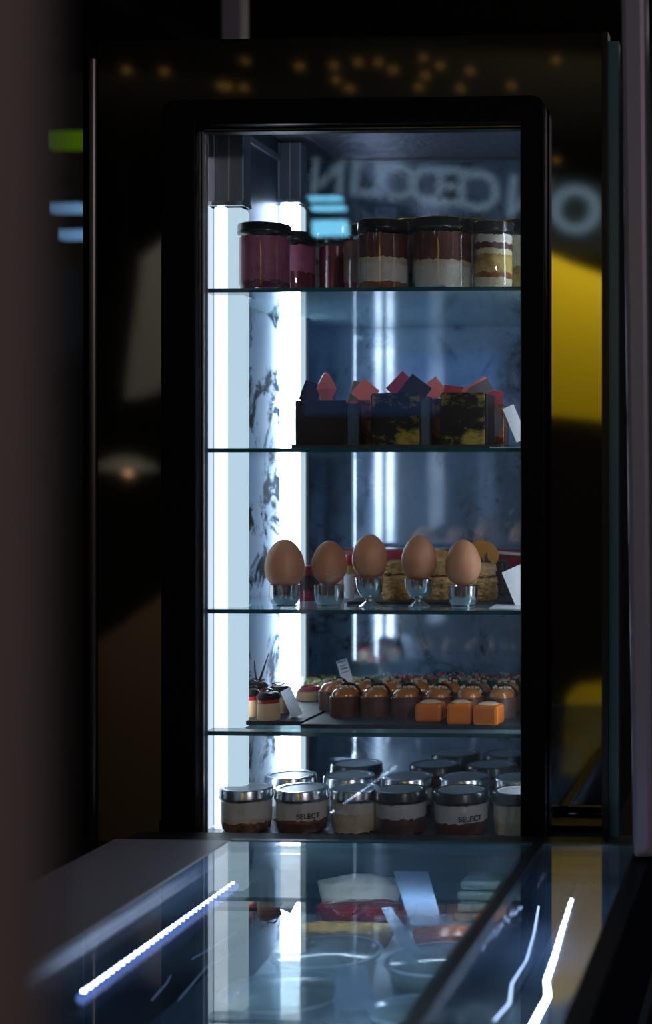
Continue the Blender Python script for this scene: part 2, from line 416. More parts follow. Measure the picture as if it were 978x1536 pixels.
mb = MB().mat(M['frame']); ring(mb, fx0, fx1, ZFB - .03, fz1, gx0, gx1, gz0, gz1, YF, YG - .004, .016)
fr = link('door_frame', mb, cab, bevel=.0015, world=True)
mb = MB().mat(M['seal']); ring(mb, gx0 - .012, gx1 + .012, gz0 - .01, gz1 + .012, gx0 + .001, gx1 - .004, gz0 + .004, gz1 - .004, YG - .004, YG + .012, .003)
link('door_seal', mb, cab, world=True)
link('door_glass', box(M['doorglass'], (gx0 - .004, YG - .002, gz0 - .004), (gx1 + .004, YG + .002, gz1 + .004)), cab, world=True)
mb = MB().mat(M['alu']); mb.box((gx0 + .0008, YG - .006, gz0 + .004), (gx0 + .0026, YG - .003, gz1 - .004)); mb.box((gx0 + .003, YG - .005, gz1 - .0022), (gx1 - .002, YG - .0035, gz1 - .0008))
link('glass_edge_strip', mb, cab, world=True)
# shell
sx0, sx1 = X_(151, 1.80), X_(905, 1.80)
zt = Z_(62, 1.80, 300)
zb = ZFB - .03
for lo, hi in (((sx0, 1.7925, zb), (fx0 + .012, 1.803, zt)), ((fx1 - .012, 1.7925, zb), (sx1, 1.803, zt)), ((fx0 + .012, 1.7925, fz1 - .012), (fx1 - .012, 1.803, zt))):
    link('surround_panel', box(M['darkmirror'], lo, hi), cab, world=True)
ct = X_(138, 1.80)
mb = MB().mat(M['darksteel'])
mb.lathe([(0, zb), (.0115, zb), (.0115, zt - .02), (0, zt - .02)], (sx0 - .0115, 1.805, 0), 24)
link('corner_trim', mb, cab, world=True)
mb = MB().mat(M['trimdark']).box((sx1, 1.785, zb), (X_(914, 1.8), 1.81, zt)); mb.mat(M['tealtrim']).box((X_(914, 1.8), 1.79, zb), (X_(929, 1.8), 1.81, zt - .01))
link('corner_trim', mb, cab, world=True)
link('top_panel', box(M['trimdark'], (sx0, 1.804, zt - .012), (sx1, YB + .03, zt)), cab, world=True)
link('outer_side', box(M['trimdark'], (sx0, 1.804, zb), (sx0 + .012, YB + .03, zt - .012)), cab, world=True)
link('outer_side', box(M['trimdark'], (sx1 - .012, 1.804, zb), (sx1, YB + .03, zt - .012)), cab, world=True)
link('outer_back', box(M['trimdark'], (sx0 + .012, YB + .018, zb), (sx1 - .012, YB + .03, zt - .012)), cab, world=True)
# inner lining
link('back_mirror', box(M['back'], (XW - .01, YB, Z5 - .01), (XR + .01, YB + .012, ZC)), cab, world=True)
link('side_lining', box(M['sidelow'], (XW - .01, 1.87, Z5 - .01), (XW, YB - .0005, Z1)), cab, world=True)
link('mirror_strip', box(M['sidemirror'], (XW - .01, YG + .014, Z5 - .01), (XW, 1.8695, ZC)), cab, world=True)
link('side_lining', box(M['sideup'], (XW - .01, 1.87, Z1), (XW, YB - .0005, ZC)), cab, world=True)
link('side_lining', box(M['rightwall'], (XR, YG + .014, Z5 - .01), (XR + .01, YB - .0005, ZC)), cab, world=True)
link('inner_ceiling', box(M['ceil'], (XW - .01, YG + .014, ZC + .0005), (XR + .01, YB + .01, ZC + .012)), cab, world=True)
link('inner_deck', box(M['deck'], (XW - .01, YG + .014, Z5 - .022), (XR + .01, YB + .01, Z5 - .0105)), cab, world=True)
link('deck_sheet', box(M['deck'], (XW, YS, Z5 - .01), (XR, YB - .001, Z5)), cab, world=True)
mb = MB().mat(M['alu'])
mb.box((XW + .045, YG + .03, ZC - .0035), (XW + .049, YB - .005, ZC))
mb.box((XW, YB - .006, ZC - .004), (XR, YB - .0005, ZC - .0005))
mb.box((XW, YG + .03, ZC - .03), (XW + .003, YB - .005, ZC - .022))
link('ceiling_rail', mb, cab, world=True)
link('base_slab', box(M['trimdark'], (sx0 + .01, 1.80, zb - .02), (sx1 - .01, YB + .03, zb - .0005)), cab, world=True)
# vertical lights at the left wall
def light_column(y0, ww, dd, ztop, tube, tx, tr, closed=False):
    if closed:   # added rear plate blocks its light towards the mirror
        pass
    mb = MB().mat(M['housing']).box((XW, y0 + .006, ztop), (XW + ww, y0 + dd, ZC - .004)); mb.mat(M['paper'])
    for xx in (0, ww * .5, ww - .0008): mb.box((XW + xx, y0 + .004, ztop + .006), (XW + xx + .0008, y0 + .0055, ZC - .004))
    h = link('light_column', mb, cab, world=True)
    link('diffuser', MB().mat(M['diff']).box((XW + .0005, y0 + .008, Z5 + .002), (XW + ww, y0 + dd, ztop - .0005)), h, bevel=.006, world=True)
    link('tube', MB().mat(tube).lathe([(0, Z5 + .002), (tr, Z5 + .002), (tr, ztop - .003), (tr * .5, ztop), (0, ztop)], (XW + tx, y0 + tr * .5, 0), 20), h, world=True)
    if not closed:
        for q in (.008, ww - .009): link('tube', MB().mat(M['tuberear']).lathe([(0, Z5 + .002), (.006, Z5 + .002), (.006, ztop - .002), (0, ztop - .002)], (XW + q, y0 + dd - .002, 0), 16), h, world=True)
    link('end_cap', MB().mat(M['alu']).box((XW, y0 - .002, ztop), (XW + ww + .001, y0 + dd + .001, ztop + .005)), h, world=True)
    if closed: link('rear_plate', MB().mat(M['trimdark']).box((XW, y0 + dd + .0005, Z5 + .002), (XW + ww + .002, y0 + dd + .003, ztop)), h, world=True)
    return h
light_column(1.851, .037, .03, Z_(306, 1.851), M['tube2'], .0095, .008)
light_column(2.092, .031, .034, Z_(303, 2.092), M['tube'], .016, .0135, True)
# slim twin light in the right front corner, hidden behind the door frame from here
h = link('light_column', MB().mat(M['housing']).box((XR - .014, 1.83, Z5 + .002), (XR - .0005, 1.845, ZC - .004)), cab, world=True)
link('tube', MB().mat(M['tuber']).lathe([(0, Z5 + .01), (.005, Z5 + .01), (.005, Z_(300, 1.83)), (0, Z_(300, 1.83))], (XR - .02, 1.838, 0), 16), h, world=True)

# glass shelves, notched round the two lights
def shelf(z, label, th=.005):
    nx = XW + .042
    pl = [(XW + .004, YS), (XR - .002, YS), (XR - .002, YB - .004), (XW + .004, YB - .004), (XW + .004, 2.131), (nx, 2.131), (nx, 2.078), (XW + .004, 2.078), (XW + .004, 1.885), (nx, 1.885), (nx, 1.842), (XW + .004, 1.842)]
    mb = MB().mat(M['shelf']); mb.prism([Vector((x, y, z - th)) for x, y in pl], (0, 0, th))
    mb.bm.faces.ensure_lookup_table(); mb.mats.append(M['shelfedge'])
    for f in mb.bm.faces:
        f.normal_update()
        if abs(f.normal.z) < .5: f.material_index = 1
    c = Vector((XW + .3, YS, z))
    o = link('glass_shelf', mb, loc=c, world=True)
    return tag(o, label, 'glass shelf', 'glass shelves of the tall cabinet')
shelf(Z1, 'topmost glass shelf, carrying the tall dessert jars')
shelf(Z2, 'second glass shelf from the top, carrying the dark chocolate cakes')
shelf(Z3, 'third glass shelf, carrying the brown eggs in metal cups')
shelf(Z4, 'lowest glass shelf, carrying slate trays with small cakes')

# ------------------------------------------------------------------ jars
def jar(px, Y, z, r, h, layers, label, group, lid='lid_black', tall=True, top='lidtop', writing=None, rim=False, name='dessert_jar'):
    """layers: list of (height share, material); centre of the jar at depth Y"""
    t = thing(name, label, 'jar', (X_(px, Y), Y, z), 0, group)
    hb = h * (.86 if tall else .76)
    pr = [(0, 0), (r * .9, 0), (r * .98, h * .03), (r, h * .08), (r, hb * .93), (r * .93, hb * .97), (r * .93, hb)]
    link('glass_body', MB().mat(M['jarglass']).lathe(pr, seg=48), t)
    rc = r * .955; mb = MB(); z0 = .003; prof = [(0, z0, M[layers[0][1]])]; tot = hb * .9
    prof.append((rc * .94, z0, M[layers[0][1]]))
    zz = z0
    for i, (s, m) in enumerate(layers):
        prof[-1] = (prof[-1][0], prof[-1][1], M[m]); zz += s * tot
        prof.append((rc, zz - .0006, M[m])); 
        if i < len(layers) - 1: prof.append((rc, zz + .0002, M[layers[i + 1][1]]))
    prof.append((rc * .6, zz + .001, M[layers[-1][1]])); prof.append((0, zz + .0015))
    mb.lathe(prof, seg=48, wob=.0016 if len(layers) > 1 else 0)
    link('dessert', mb, t)
    zl = hb - .001; hl = h - zl; rl = r * 1.03
    lp = [(0, zl), (rl * .97, zl), (rl, zl + hl * .12), (rl, zl + hl * .3), (rl * .985, zl + hl * .38), (rl * .985, zl + hl * .85), (rl * .95, h), (rl * .8, h - .0002, M[top])]
    lp += [(rl * .78, h - .0012), (0, h - .0012)]
    L = link('lid', MB().mat(M[lid]).lathe(lp, seg=48), t)
    if top == 'gold' or rim: link('glint_rim', MB().mat(M['gold']).lathe([(rl * .98, h - .0012), (rl * 1.03, h - .0006), (rl * 1.0, h + .0004), (rl * .96, h), (rl * .98, h - .0012)], seg=48), t)  # gold band added for warm glints along the lid edge
    if writing:
        me = text_mesh(writing, r * .27, M['ink'], .0002, .0001)
        # wrap the word round the jar
        for v in me.vertices:
            a = -PI / 2 + .55 + v.co.x / r
            v.co = Vector(((r + .0006 + v.co.z) * math.cos(a), (r + .0006 + v.co.z) * math.sin(a), hb * .58 + v.co.y))
        w = bpy.data.objects.new('printed_word', me); COL.objects.link(w); w.parent = t
    return t
G1 = 'tall dessert jars on the topmost shelf'
def hj(pytop, Y, z): return (Z_(pytop, Y)) - z
def tj(px, Y, wpx, ytop, layers, label, **k): return jar(px, Y, Z1, wpx * Y / 2300 / 2, hj(ytop, Y, Z1), layers, label, G1, **k)
tj(397, 1.862, 78, 337, [(.12, 'darkred'), (.03, 'choc_mid'), (.85, 'magenta')], 'magenta berry dessert jar with black lid, leftmost on the top shelf')
tj(440, 1.97, 68, 350, [(.5, 'darkred'), (.25, 'magenta'), (.25, 'magenta')], 'pink and dark red jar peeking out behind the magenta one')
tj(462, 2.045, 58, 352, [(.25, 'cream'), (.1, 'rust'), (.35, 'yellow_cake'), (.1, 'rust'), (.2, 'cream')], 'yellow and rust layered jar behind the magenta one')
tj(503, 1.99, 52, 351, [(1, 'darkred')], 'small dark red jelly jar left of the middle of the top shelf')
tj(575, 1.862, 76, 334, [(.1, 'rust'), (.35, 'white_cream'), (.1, 'cream'), (.45, 'brown')], 'front brown over cream dessert jar, left of its bigger twin', rim=True)
tj(664, 1.862, 90, 333, [(.4, 'white_cream'), (.08, 'cream'), (.52, 'brown')], 'widest brown over cream dessert jar, right of the middle', rim=True)
tj(740, 1.862, 60, 337, [(.18, 'cream'), (.1, 'rust'), (.34, 'yellow_cake'), (.1, 'cream'), (.12, 'choc_mid'), (.16, 'white_cream')], 'yellow layered dessert jar, rightmost of the front ones on the top shelf', rim=True)
tj(540, 1.985, 52, 340, [(.3, 'darkred'), (.7, 'brown')], 'dark jar behind the left brown and cream jar', top='gold')
tj(625, 1.975, 70, 334, [(.4, 'choc'), (.6, 'brown')], 'dark chocolate jar in the gap between the two brown and cream jars', top='gold')
tj(708, 1.975, 66, 334, [(.4, 'brown'), (.6, 'choc_mid')], 'reddish brown jar in the back row left of the yellow layered one', top='gold')
tj(785, 1.975, 60, 335, [(.5, 'yellow_cake'), (.5, 'cream')], 'jar half hidden by the right door frame on the top shelf', top='gold')

G5 = 'low dessert jars on the cabinet floor'
def lj(px, Y, wpx, layers, label, **k): return jar(px, Y, Z5, wpx * Y / 2300 / 2, .0535, layers, label, G5, tall=False, **k)
tira = [(.28, 'crumb'), (.12, 'cream'), (.6, 'white_cream')]
lj(370, 1.853, 78, tira, 'silver lidded low jar of cream on brown crumble, front row far left', lid='lid_silver')
lj(453, 1.853, 80, [(.3, 'brown'), (.1, 'rust'), (.6, 'white_cream')], 'silver lidded low jar with a printed word over a brown layer', lid='lid_silver', writing='SELECT')
lj(533, 1.853, 72, [(.6, 'cream'), (.4, 'white_cream')], 'cream jar with silver lid, third from left in front row', lid='lid_silver')
lj(602, 1.85, 78, [(.5, 'choc_mid'), (.5, 'sesame')], 'black lidded low jar, fourth from left in front row')
lj(692, 1.85, 84, [(.4, 'choc_mid'), (.6, 'sesame')], 'black lidded low jar with a printed word, fifth in front row', writing='SELECT')
lj(778, 1.85, 78, [(.4, 'cream'), (.6, 'white_cream')], 'low jar with a bright white lid cut by the right frame', top='paper')
for px, lb, ld in ((436, 'silver lid low jar behind the printed jar, second row far left', 'lid_silver'), (524, 'silver lid low jar in the second row, right of the first', 'lid_silver'), (612, 'dark low jar in the second row behind the first black lid', 'lid_silver'), (697, 'dark low jar in the second row behind the second black lid', 'lid_silver'), (780, 'low jar in the second row at the right frame', 'lid_silver')):
    lj(px, 1.935, 76, [(.4, 'choc_mid'), (.6, 'sesame')], lb, lid=ld)
for px, lb in ((535, 'low jar with clear top in the third row, behind the middle'), (653, 'low jar with grey lid in the third row, left of the pair'), (738, 'low jar with grey lid in the third row, right of the pair')):
    lj(px, 2.02, 76, [(.5, 'choc'), (.5, 'choc_mid')], lb)
for px, lb in ((683, 'rearmost low jar with grey lid, left one'), (762, 'rearmost low jar with grey lid, right one')):
    lj(px, 2.105, 74, [(.5, 'choc'), (.5, 'choc_mid')], lb)

# ------------------------------------------------------------------ second shelf: chocolate cakes
def tray(px0, px1, Y0, Y1, z, label, name='slate_tray', th=.005, mat='slate', feet=False, group='slate trays in the cabinet'):
    x0, x1 = X_(px0, Y0), X_(px1, Y0)
    n = 14; pts = []
    def edge(a, b):
        for k in range(n):
            t = k / n; p = a.lerp(b, t); pts.append(p + Vector((random.uniform(-1, 1), random.uniform(-1, 1), 0)) * .0008)
    c = [Vector((x0, Y0, 0)), Vector((x1, Y0, 0)), Vector((x1, Y1, 0)), Vector((x0 , Y1, 0))]
    for i in range(4): edge(c[i], c[(i + 1) % 4])
    mb = MB().mat(M[mat]); mb.prism(pts, (0, 0, th))
    m = sum(c, Vector()) / 4
    bmesh.ops.translate(mb.bm, verts=mb.bm.verts, vec=-m)
    o = link(name, mb, loc=(m.x, m.y, z)); return tag(o, label, 'tray', group)
TH = .0045
tray(436, 752, 1.835, 2.0, Z2, 'thin dark tray under the row of chocolate cakes', th=TH)
def shard(mb, px, py, Y, w, h, ang, mat, t=.0025, tilt=.2):
    c = P(px, py, Y); mb.mat(M[mat]).box((c.x - w / 2, Y - t / 2, c.z - h / 2), (c.x + w / 2, Y + t / 2, c.z + h / 2), rot=RZ(tilt) @ RY(ang))
def cake(px0, px1, ytop, Y0, label, side='choc', front='choc', core='brown', rz=0, shards=(), depth=None, round_=False):
    x0, x1 = X_(px0, Y0), X_(px1, Y0); w = x1 - x0; dp = depth or w
    z0 = Z2 + TH; zt_ = Z_(ytop, Y0); h = zt_ - z0
    cx, cy = (x0 + x1) / 2, Y0 + dp / 2
    t = thing('chocolate_cake', label, 'cake', (cx, cy, z0), 0, 'chocolate cakes on the second shelf')
    mb = MB().mat(M[core]); q = .003
    if round_: mb.lathe([(0, 0), (w * .48, 0), (w * .5, .003), (w * .5, h * .9), (w * .44, h * .97), (0, h * .97)])
    else: mb.box((-w / 2 + q, -dp / 2 + q, 0), (w / 2 - q, dp / 2 - q, h * .95))
    link('mousse', mb, t, bevel=.002)
    if not round_:
        mb = MB().mat(M[front]).box((-w / 2 + .001, -dp / 2, 0), (w / 2 - .001, -dp / 2 + .0022, h)); link('front_plate', mb, t, bevel=.0006)
        for sgn in (-1, 1):
            mb = MB().mat(M[side]).box((sgn * w / 2 - .0011, -dp / 2 + .0024, 0), (sgn * w / 2 + .0011, dp / 2 - .002, h * random.uniform(.94, 1))); link('side_plate', mb, t, bevel=.0006)
        mb = MB().mat(M[side]).box((-w / 2 + .001, dp / 2 - .0018, 0), (w / 2 - .001, dp / 2, h * .98)); link('rear_plate', mb, t, bevel=.0006)
    for (px, py, dY, sw, sh, an, mt) in shards:
        mb = MB(); shard(mb, px, py, Y0 + dY, sw, sh, an, mt)
        link({'salmon': 'salmon_shard', 'pinkred': 'raspberry_shard'}.get(mt, 'chocolate_shard'), mb, t, world=True, bevel=.0004)
    return t
cake(519, 557, 600, 1.93, 'narrow brown mousse cake between the left and middle chocolate cakes', 'choc_mid', 'copper', rz=0, shards=((548, 588, .02, .026, .026, .7, 'salmon'), (536, 589, .026, .018, .028, .3, 'olive')))
cake(631, 661, 598, 1.93, 'narrow brown mousse cake between the two marbled chocolate cakes', 'choc_mid', 'copper', shards=((651, 584, .015, .024, .024, .9, 'salmon'), (640, 592, .03, .02, .02, .4, 'olive')))
k = cake(443, 520, 600, 1.855, 'plain dark chocolate cube cake with a salmon cone, far left', 'choc', 'choc', shards=((466, 589, .03, .022, .026, .35, 'choc'),))
c0 = P(489, 601, 1.89)
mb = MB().mat(M['salmon']).lathe([(0, -.004), (.007, -.004), (.0085, .004), (.0135, .014), (.0125, .018), (.004, .033), (0, .036)], c0, 6); link('salmon_cone', mb, k, world=True)
cake(557, 630, 590, 1.852, 'gold marbled dark chocolate cube cake in the middle of the tray', 'choc', 'marble', shards=((607, 584, .03, .035, .03, .75, 'pinkred'), (622, 586, .012, .03, .03, .65, 'choc'), (594, 596, .04, .03, .01, .1, 'pinkred')))
cake(661, 728, 589, 1.852, 'gold marbled dark chocolate cube cake at the right of the tray', 'choc', 'marble', shards=((712, 578, .035, .034, .006, -.55, 'salmon'), (722, 583, .022, .026, .016, -.5, 'greyshard'), (680, 587, .05, .024, .014, .1, 'pinkred')))
k = cake(726, 757, 607, 1.93, 'small copper sided cake with a round chocolate disc, right end', 'choc_mid', 'copper', shards=((742, 601, .02, .02, .026, .1, 'pinkred'),))
c0 = P(741, 634, 1.925)
mb = MB().mat(M['greyshard']); mb.lathe([(0, 0), (.0185, 0), (.0185, .002), (0, .002)], (0, 0, 0), 32, sx=.62)
bmesh.ops.rotate(mb.bm, verts=mb.bm.verts, matrix=RX(PI / 2), cent=(0, 0, 0)); bmesh.ops.translate(mb.bm, verts=mb.bm.verts, vec=c0)
link('chocolate_disc', mb, k, world=True)
def card(px_top, py_top, px_bot, py_bot, wpx, Y, label, name='price_card', lean=.012, lines=4, mat='paper', seed=1):
    """leaning card, its lower edge on the tray, as a thin sheet with printed lines"""
    a = P(px_top, py_top, Y + lean); b = P(px_bot, py_bot, Y); w = wpx * Y / 2300
    ax = (a - b); hgt = ax.length; ax.normalize(); nx = Vector((1, 0, 0)); nx = (nx - ax * nx.dot(ax)).normalized(); ny = ax.cross(nx)
    t = thing(name, label, 'card', b, 0, 'white cards among the desserts')
    pts = [b - nx * w / 2, b + nx * w / 2, a + nx * w / 2, a - nx * w / 2]
    nn = nx.cross(ax).normalized()
    if nn.y > 0: nn = -nn
    link('sheet', MB().mat(M[mat]).prism(pts, -nn * .0008), t, world=True)
    rnd = random.Random(seed); mb = MB().mat(M['ink'])
    for i in range(lines):
        tt = .94 - .1 * i - rnd.uniform(0, .02); ww = w * rnd.uniform(.25, .4) * (1 if i else 1.1); hh = hgt * (.02 if i % 2 else .032)
        c = b.lerp(a, tt) + nn * .0004; q = [c - nx * ww, c + nx * ww, c + nx * ww + ax * hh, c - nx * ww + ax * hh]
        mb.prism(q, nn * .0003)
    if lines: link('printed_lines', mb, t, world=True)
    return t
card(762, 610, 783, 660, 18, 1.85, 'bright white card leaning at the right end of the second shelf', lines=0)
mb = MB().mat(M['paper']).box((X_(739, 1.84), 1.822, Z2), (X_(790, 1.84), 1.834, Z2 + .0015))
tag(link('paper_strip', mb), 'white paper strip lying at the right front edge of the second shelf', 'paper strip')
mb = MB().mat(M['sheet']).prism([P(744, 662, 2.03), P(752, 662, 2.03), P(750, 588, 2.04), P(745, 588, 2.04)], (0, .001, 0))
tag(link('menu_card', mb), 'narrow pale pink card standing behind the chocolate cakes', 'card')

# ------------------------------------------------------------------ third shelf: eggs in cups
def egg_thing(px, ytop, ycup, wpx, Y, label, speck=False):
    z0 = Z3; top = Z_(ytop, Y); r = wpx / 2 * Y / 2300; hgt = r * 2 * 1.3
    t = thing('egg', label, 'egg', (X_(px, Y), Y, top - hgt), 0, 'brown eggs in a row on the third shelf')
    prof = []
    for i in range(25):
        a = PI * i / 24; zz = -math.cos(a); rr = math.sin(a) * r * (1 - .13 * zz)
        prof.append((max(rr, 0), hgt / 2 + zz * hgt / 2 * (1)))
    prof[0] = (0, prof[0][1]); prof[-1] = (0, prof[-1][1])
    link('shell', MB().mat(M['eggshell_speckled' if speck else 'eggshell']).lathe(prof, seg=48), t)
    return t, top - hgt, r
def cup_thing(px, ytop, wpx, Y, label, goblet, z):
    h = Z_(ytop, Y) - Z3; r = wpx / 2 * Y / 2300
    t = thing('egg_cup', label, 'egg cup', (X_(px, Y), Y, Z3), 0, 'metal egg cups on the third shelf')
    if goblet:
        zb_ = h * .27
        link('foot', MB().mat(M['cup']).lathe([(0, 0), (r * .78, 0), (r * .8, .001), (r * .6, .003), (r * .3, zb_ * .7), (r * .28, zb_), (0, zb_)], seg=40), t)
        link('bowl', MB().mat(M['cup']).lathe([(0, zb_), (r * .35, zb_), (r * .68, zb_ + h * .1), (r * .92, zb_ + h * .32), (r, h * .85), (r * 1.01, h), (r * .96, h), (r * .93, h * .8), (0, h * .78)], seg=40), t)
    else:
        link('foot', MB().mat(M['cup']).lathe([(0, 0), (r * .8, 0), (r * .82, .001), (r * .7, .0018), (0, .0018)], seg=40), t)
        link('bowl', MB().mat(M['cup']).lathe([(0, .0018), (r * .72, .0018), (r * .84, .0035), (r * .93, .007), (r * .98, .012), (r, h * .6), (r * 1.01, h), (r * .97, h), (r * .95, h * .75), (0, h * .72)], seg=48), t)
    return t
for px, yt, yc, w, cw, gb, lb in ((427, 809, 877, 59, 45, False, ('leftmost brown egg, the fullest one', 'leftmost round metal egg cup')),
                              (494, 811, 877, 52, 44, False, ('brown egg with pale scuffs, second from the left', 'rounded metal egg cup, second from the left')),
                              (554.5, 801, 866, 52, 41, True, ('tallest standing brown egg in the middle of the row', 'footed metal egg cup in the middle')),
                              (628.5, 803, 868, 53, 42, True, ('brown egg in the right footed cup, fourth from the left', 'footed metal egg cup, fourth from the left')),
                              (694.5, 809, 878, 54, 44, False, ('lightest brown egg, rightmost of the row', 'rightmost rounded metal egg cup'))):
    Y = 1.868
    t, ez, er = egg_thing(px, yt, yc, w, Y, lb[0] + ', in a metal cup', speck='scuffs' in lb[0])
    cup_thing(px, yc, cw, Y, lb[1] + ' under a brown egg', gb, ez)
tray(520, 790, 1.90, 2.06, Z3, 'dark slate tray behind the eggs under the yellow pastries', th=.0035)
def choux(px0, px1, ytop, Y, label):
    r = (X_(px1, Y) - X_(px0, Y)) / 2; z0 = Z3 + .0035; h = Z_(ytop, Y) - z0
    t = thing('layered_pastry', label, 'pastry', (X_((px0 + px1) / 2, Y), Y, z0), 0, 'rough golden pastries behind the eggs')
    for i, (f0, f1, m, k) in enumerate(((0, .34, 'choux', 1), (.3, .42, 'yellow_cake', .93), (.4, .66, 'choux', .97), (.64, .72, 'rust', .9), (.7, 1, 'choux', .9))):
        mb = MB().mat(M[m]); n = 6; prof = [(0, h * f0)]
        for j in range(n + 1): a = PI * j / n; prof.append((r * k * (.93 + .07 * math.sin(a)), h * (f0 + (f1 - f0) * j / n)))
        prof.append((r * k * .6, h * f1 + (.003 if i == 4 else 0))); prof.append((0, h * f1 + (.004 if i == 4 else 0)))
        mb.lathe(prof, seg=44)
        for v in mb.bm.verts:
            q = random.uniform(-.002, .002); v.co.x += q; v.co.y += random.uniform(-.002, .002); v.co.z += q * .4
        link({'choux': 'crust_layer', 'yellow_cake': 'cream_layer', 'rust': 'filling_layer'}[m], mb, t)
    return t
choux(574, 616, 844, 1.945, 'rough golden layered pastry seen between the third and fourth egg')
choux(640, 690, 846, 1.955, 'rough golden layered pastry between the fourth and fifth egg')
choux(692, 746, 848, 1.945, 'rough golden layered pastry right of the last egg')
# red glazed long cake with round chocolate disc
Yr = 2.08
mb = MB().mat(M['redglaze']).box((X_(478, Yr), Yr, Z3 + .0005), (X_(800, Yr), Yr + .08, Z_(824, Yr)))
rc_ = thing('red_cake', 'long dark red glazed cake across the back of the egg shelf', 'cake', (X_(640, Yr), Yr + .04, Z3))
link('glazed_body', mb, rc_, bevel=.006, world=True)
mb = MB().mat(M['white_cream']); mb.box((X_(748, Yr), Yr - .006, Z_(832, Yr)), (X_(800, Yr), Yr - .002, Z_(828, Yr)), rot=RY(.08)); link('cream_strip', mb, rc_, world=True)
c0 = P(722, 833, 2.01)
dk = thing('chocolate_tart', 'dark round tart with an orange disc behind the rightmost egg', 'tart', (c0.x, 2.02, Z3 + .0035))
mb = MB().mat(M['choc']).box((c0.x - .03, 2.015, Z3 + .0035), (c0.x + .03, 2.05, c0.z - .008)); link('dark_body', mb, dk, world=True, bevel=.004)
def vdisc(mb, c, r, t, sz=1, tilt=0):
    m2 = MB(); 
    n = len(mb.bm.verts)
    mb.lathe([(0, 0), (r, 0), (r * 1.0, t), (0, t)], (0, 0, 0), 40, sy=sz)
    vs = list(mb.bm.verts)[n:]
    bmesh.ops.rotate(mb.bm, verts=vs, matrix=RX(PI / 2 + tilt), cent=(0, 0, 0)); bmesh.ops.translate(mb.bm, verts=vs, vec=c)
mb = MB().mat(M['orangedisc']); vdisc(mb, c0, .0235, .0025, .82); link('orange_disc', mb, dk, world=True)
mb = MB().mat(M['ink'])
for i in range(9):
    x = c0.x - .002 + i * .0022; hh = (.006, .012, .008, .017, .02, .011, .009, .006, .005)[i]
    mb.prism([Vector((x, c0.y - .0032, c0.z - .017 + abs(i - 4) * .001)), Vector((x + .0026, c0.y - .0032, c0.z - .017 + abs(i - 4) * .001)), Vector((x + .0018, c0.y - .0032, c0.z - .017 + hh)), Vector((x + .0006, c0.y - .0032, c0.z - .017 + hh + .002))], (0, .0006, 0))
link('dark_brush_marks', mb, dk, world=True)
c0 = P(655, 828, 2.02)
mb = MB().mat(M['choux']); mb.lathe([(0, 0), (.012, 0), (.013, .02), (.012, c0.z - Z3 - .002), (0, c0.z - Z3)], (c0.x, 2.03, Z3 + .0035), 24)
tag(link('pastry_roll', mb), 'golden rolled pastry peeking out behind the fourth egg', 'pastry')
# small cream glass with red top between egg two and three
Yc = 1.96
t = thing('dessert_glass', 'small white cream dessert with a red top between second and middle egg', 'dessert', (X_(524, Yc), Yc, Z3 + .0035))
hh = Z_(832, Yc) - Z3 - .0035
link('cream_body', MB().mat(M['paper']).lathe([(0, 0), (.0065, 0), (.007, hh * .55), (0, hh * .56)], seg=24), t)
link('sponge', MB().mat(M['yellow_cake']).lathe([(0, hh * .565), (.0065, hh * .565), (.0065, hh * .74), (0, hh * .75)], seg=24), t)
link('red_top', MB().mat(M['berry']).lathe([(0, hh * .755), (.0055, hh * .755), (.007, hh * .85), (.004, hh), (0, hh)], seg=24), t)
Yc = 1.96
t = thing('dark_dessert', 'dark red dessert with a chocolate ring between first and second egg', 'dessert', (X_(463, Yc), Yc, Z3))
hh = Z_(846, Yc) - Z3
link('body', MB().mat(M['darkred']).lathe([(0, 0), (.012, 0), (.0125, hh * .8), (.009, hh * .95), (0, hh * .95)], seg=24), t)
link('chocolate_ring', MB().mat(M['choc']).lathe([(.0128, hh * .3), (.0135, hh * .3), (.0135, hh * .7), (.0128, hh * .7)], seg=24), t)
card(768, 852, 790, 905, 34, 1.88, 'white crumpled price card leaning beside the rightmost egg', lines=0, seed=4)
mb = MB().mat(M['paper']).prism([PZ(733, 913, Z3 + .0003), PZ(790, 914, Z3 + .0003), PZ(800, 896, Z3 + .0003), PZ(764, 896, Z3 + .0003)], (0, 0, .0006))
tag(link('paper_sheet', mb), 'white paper lying under the leaning card right of the eggs', 'paper')

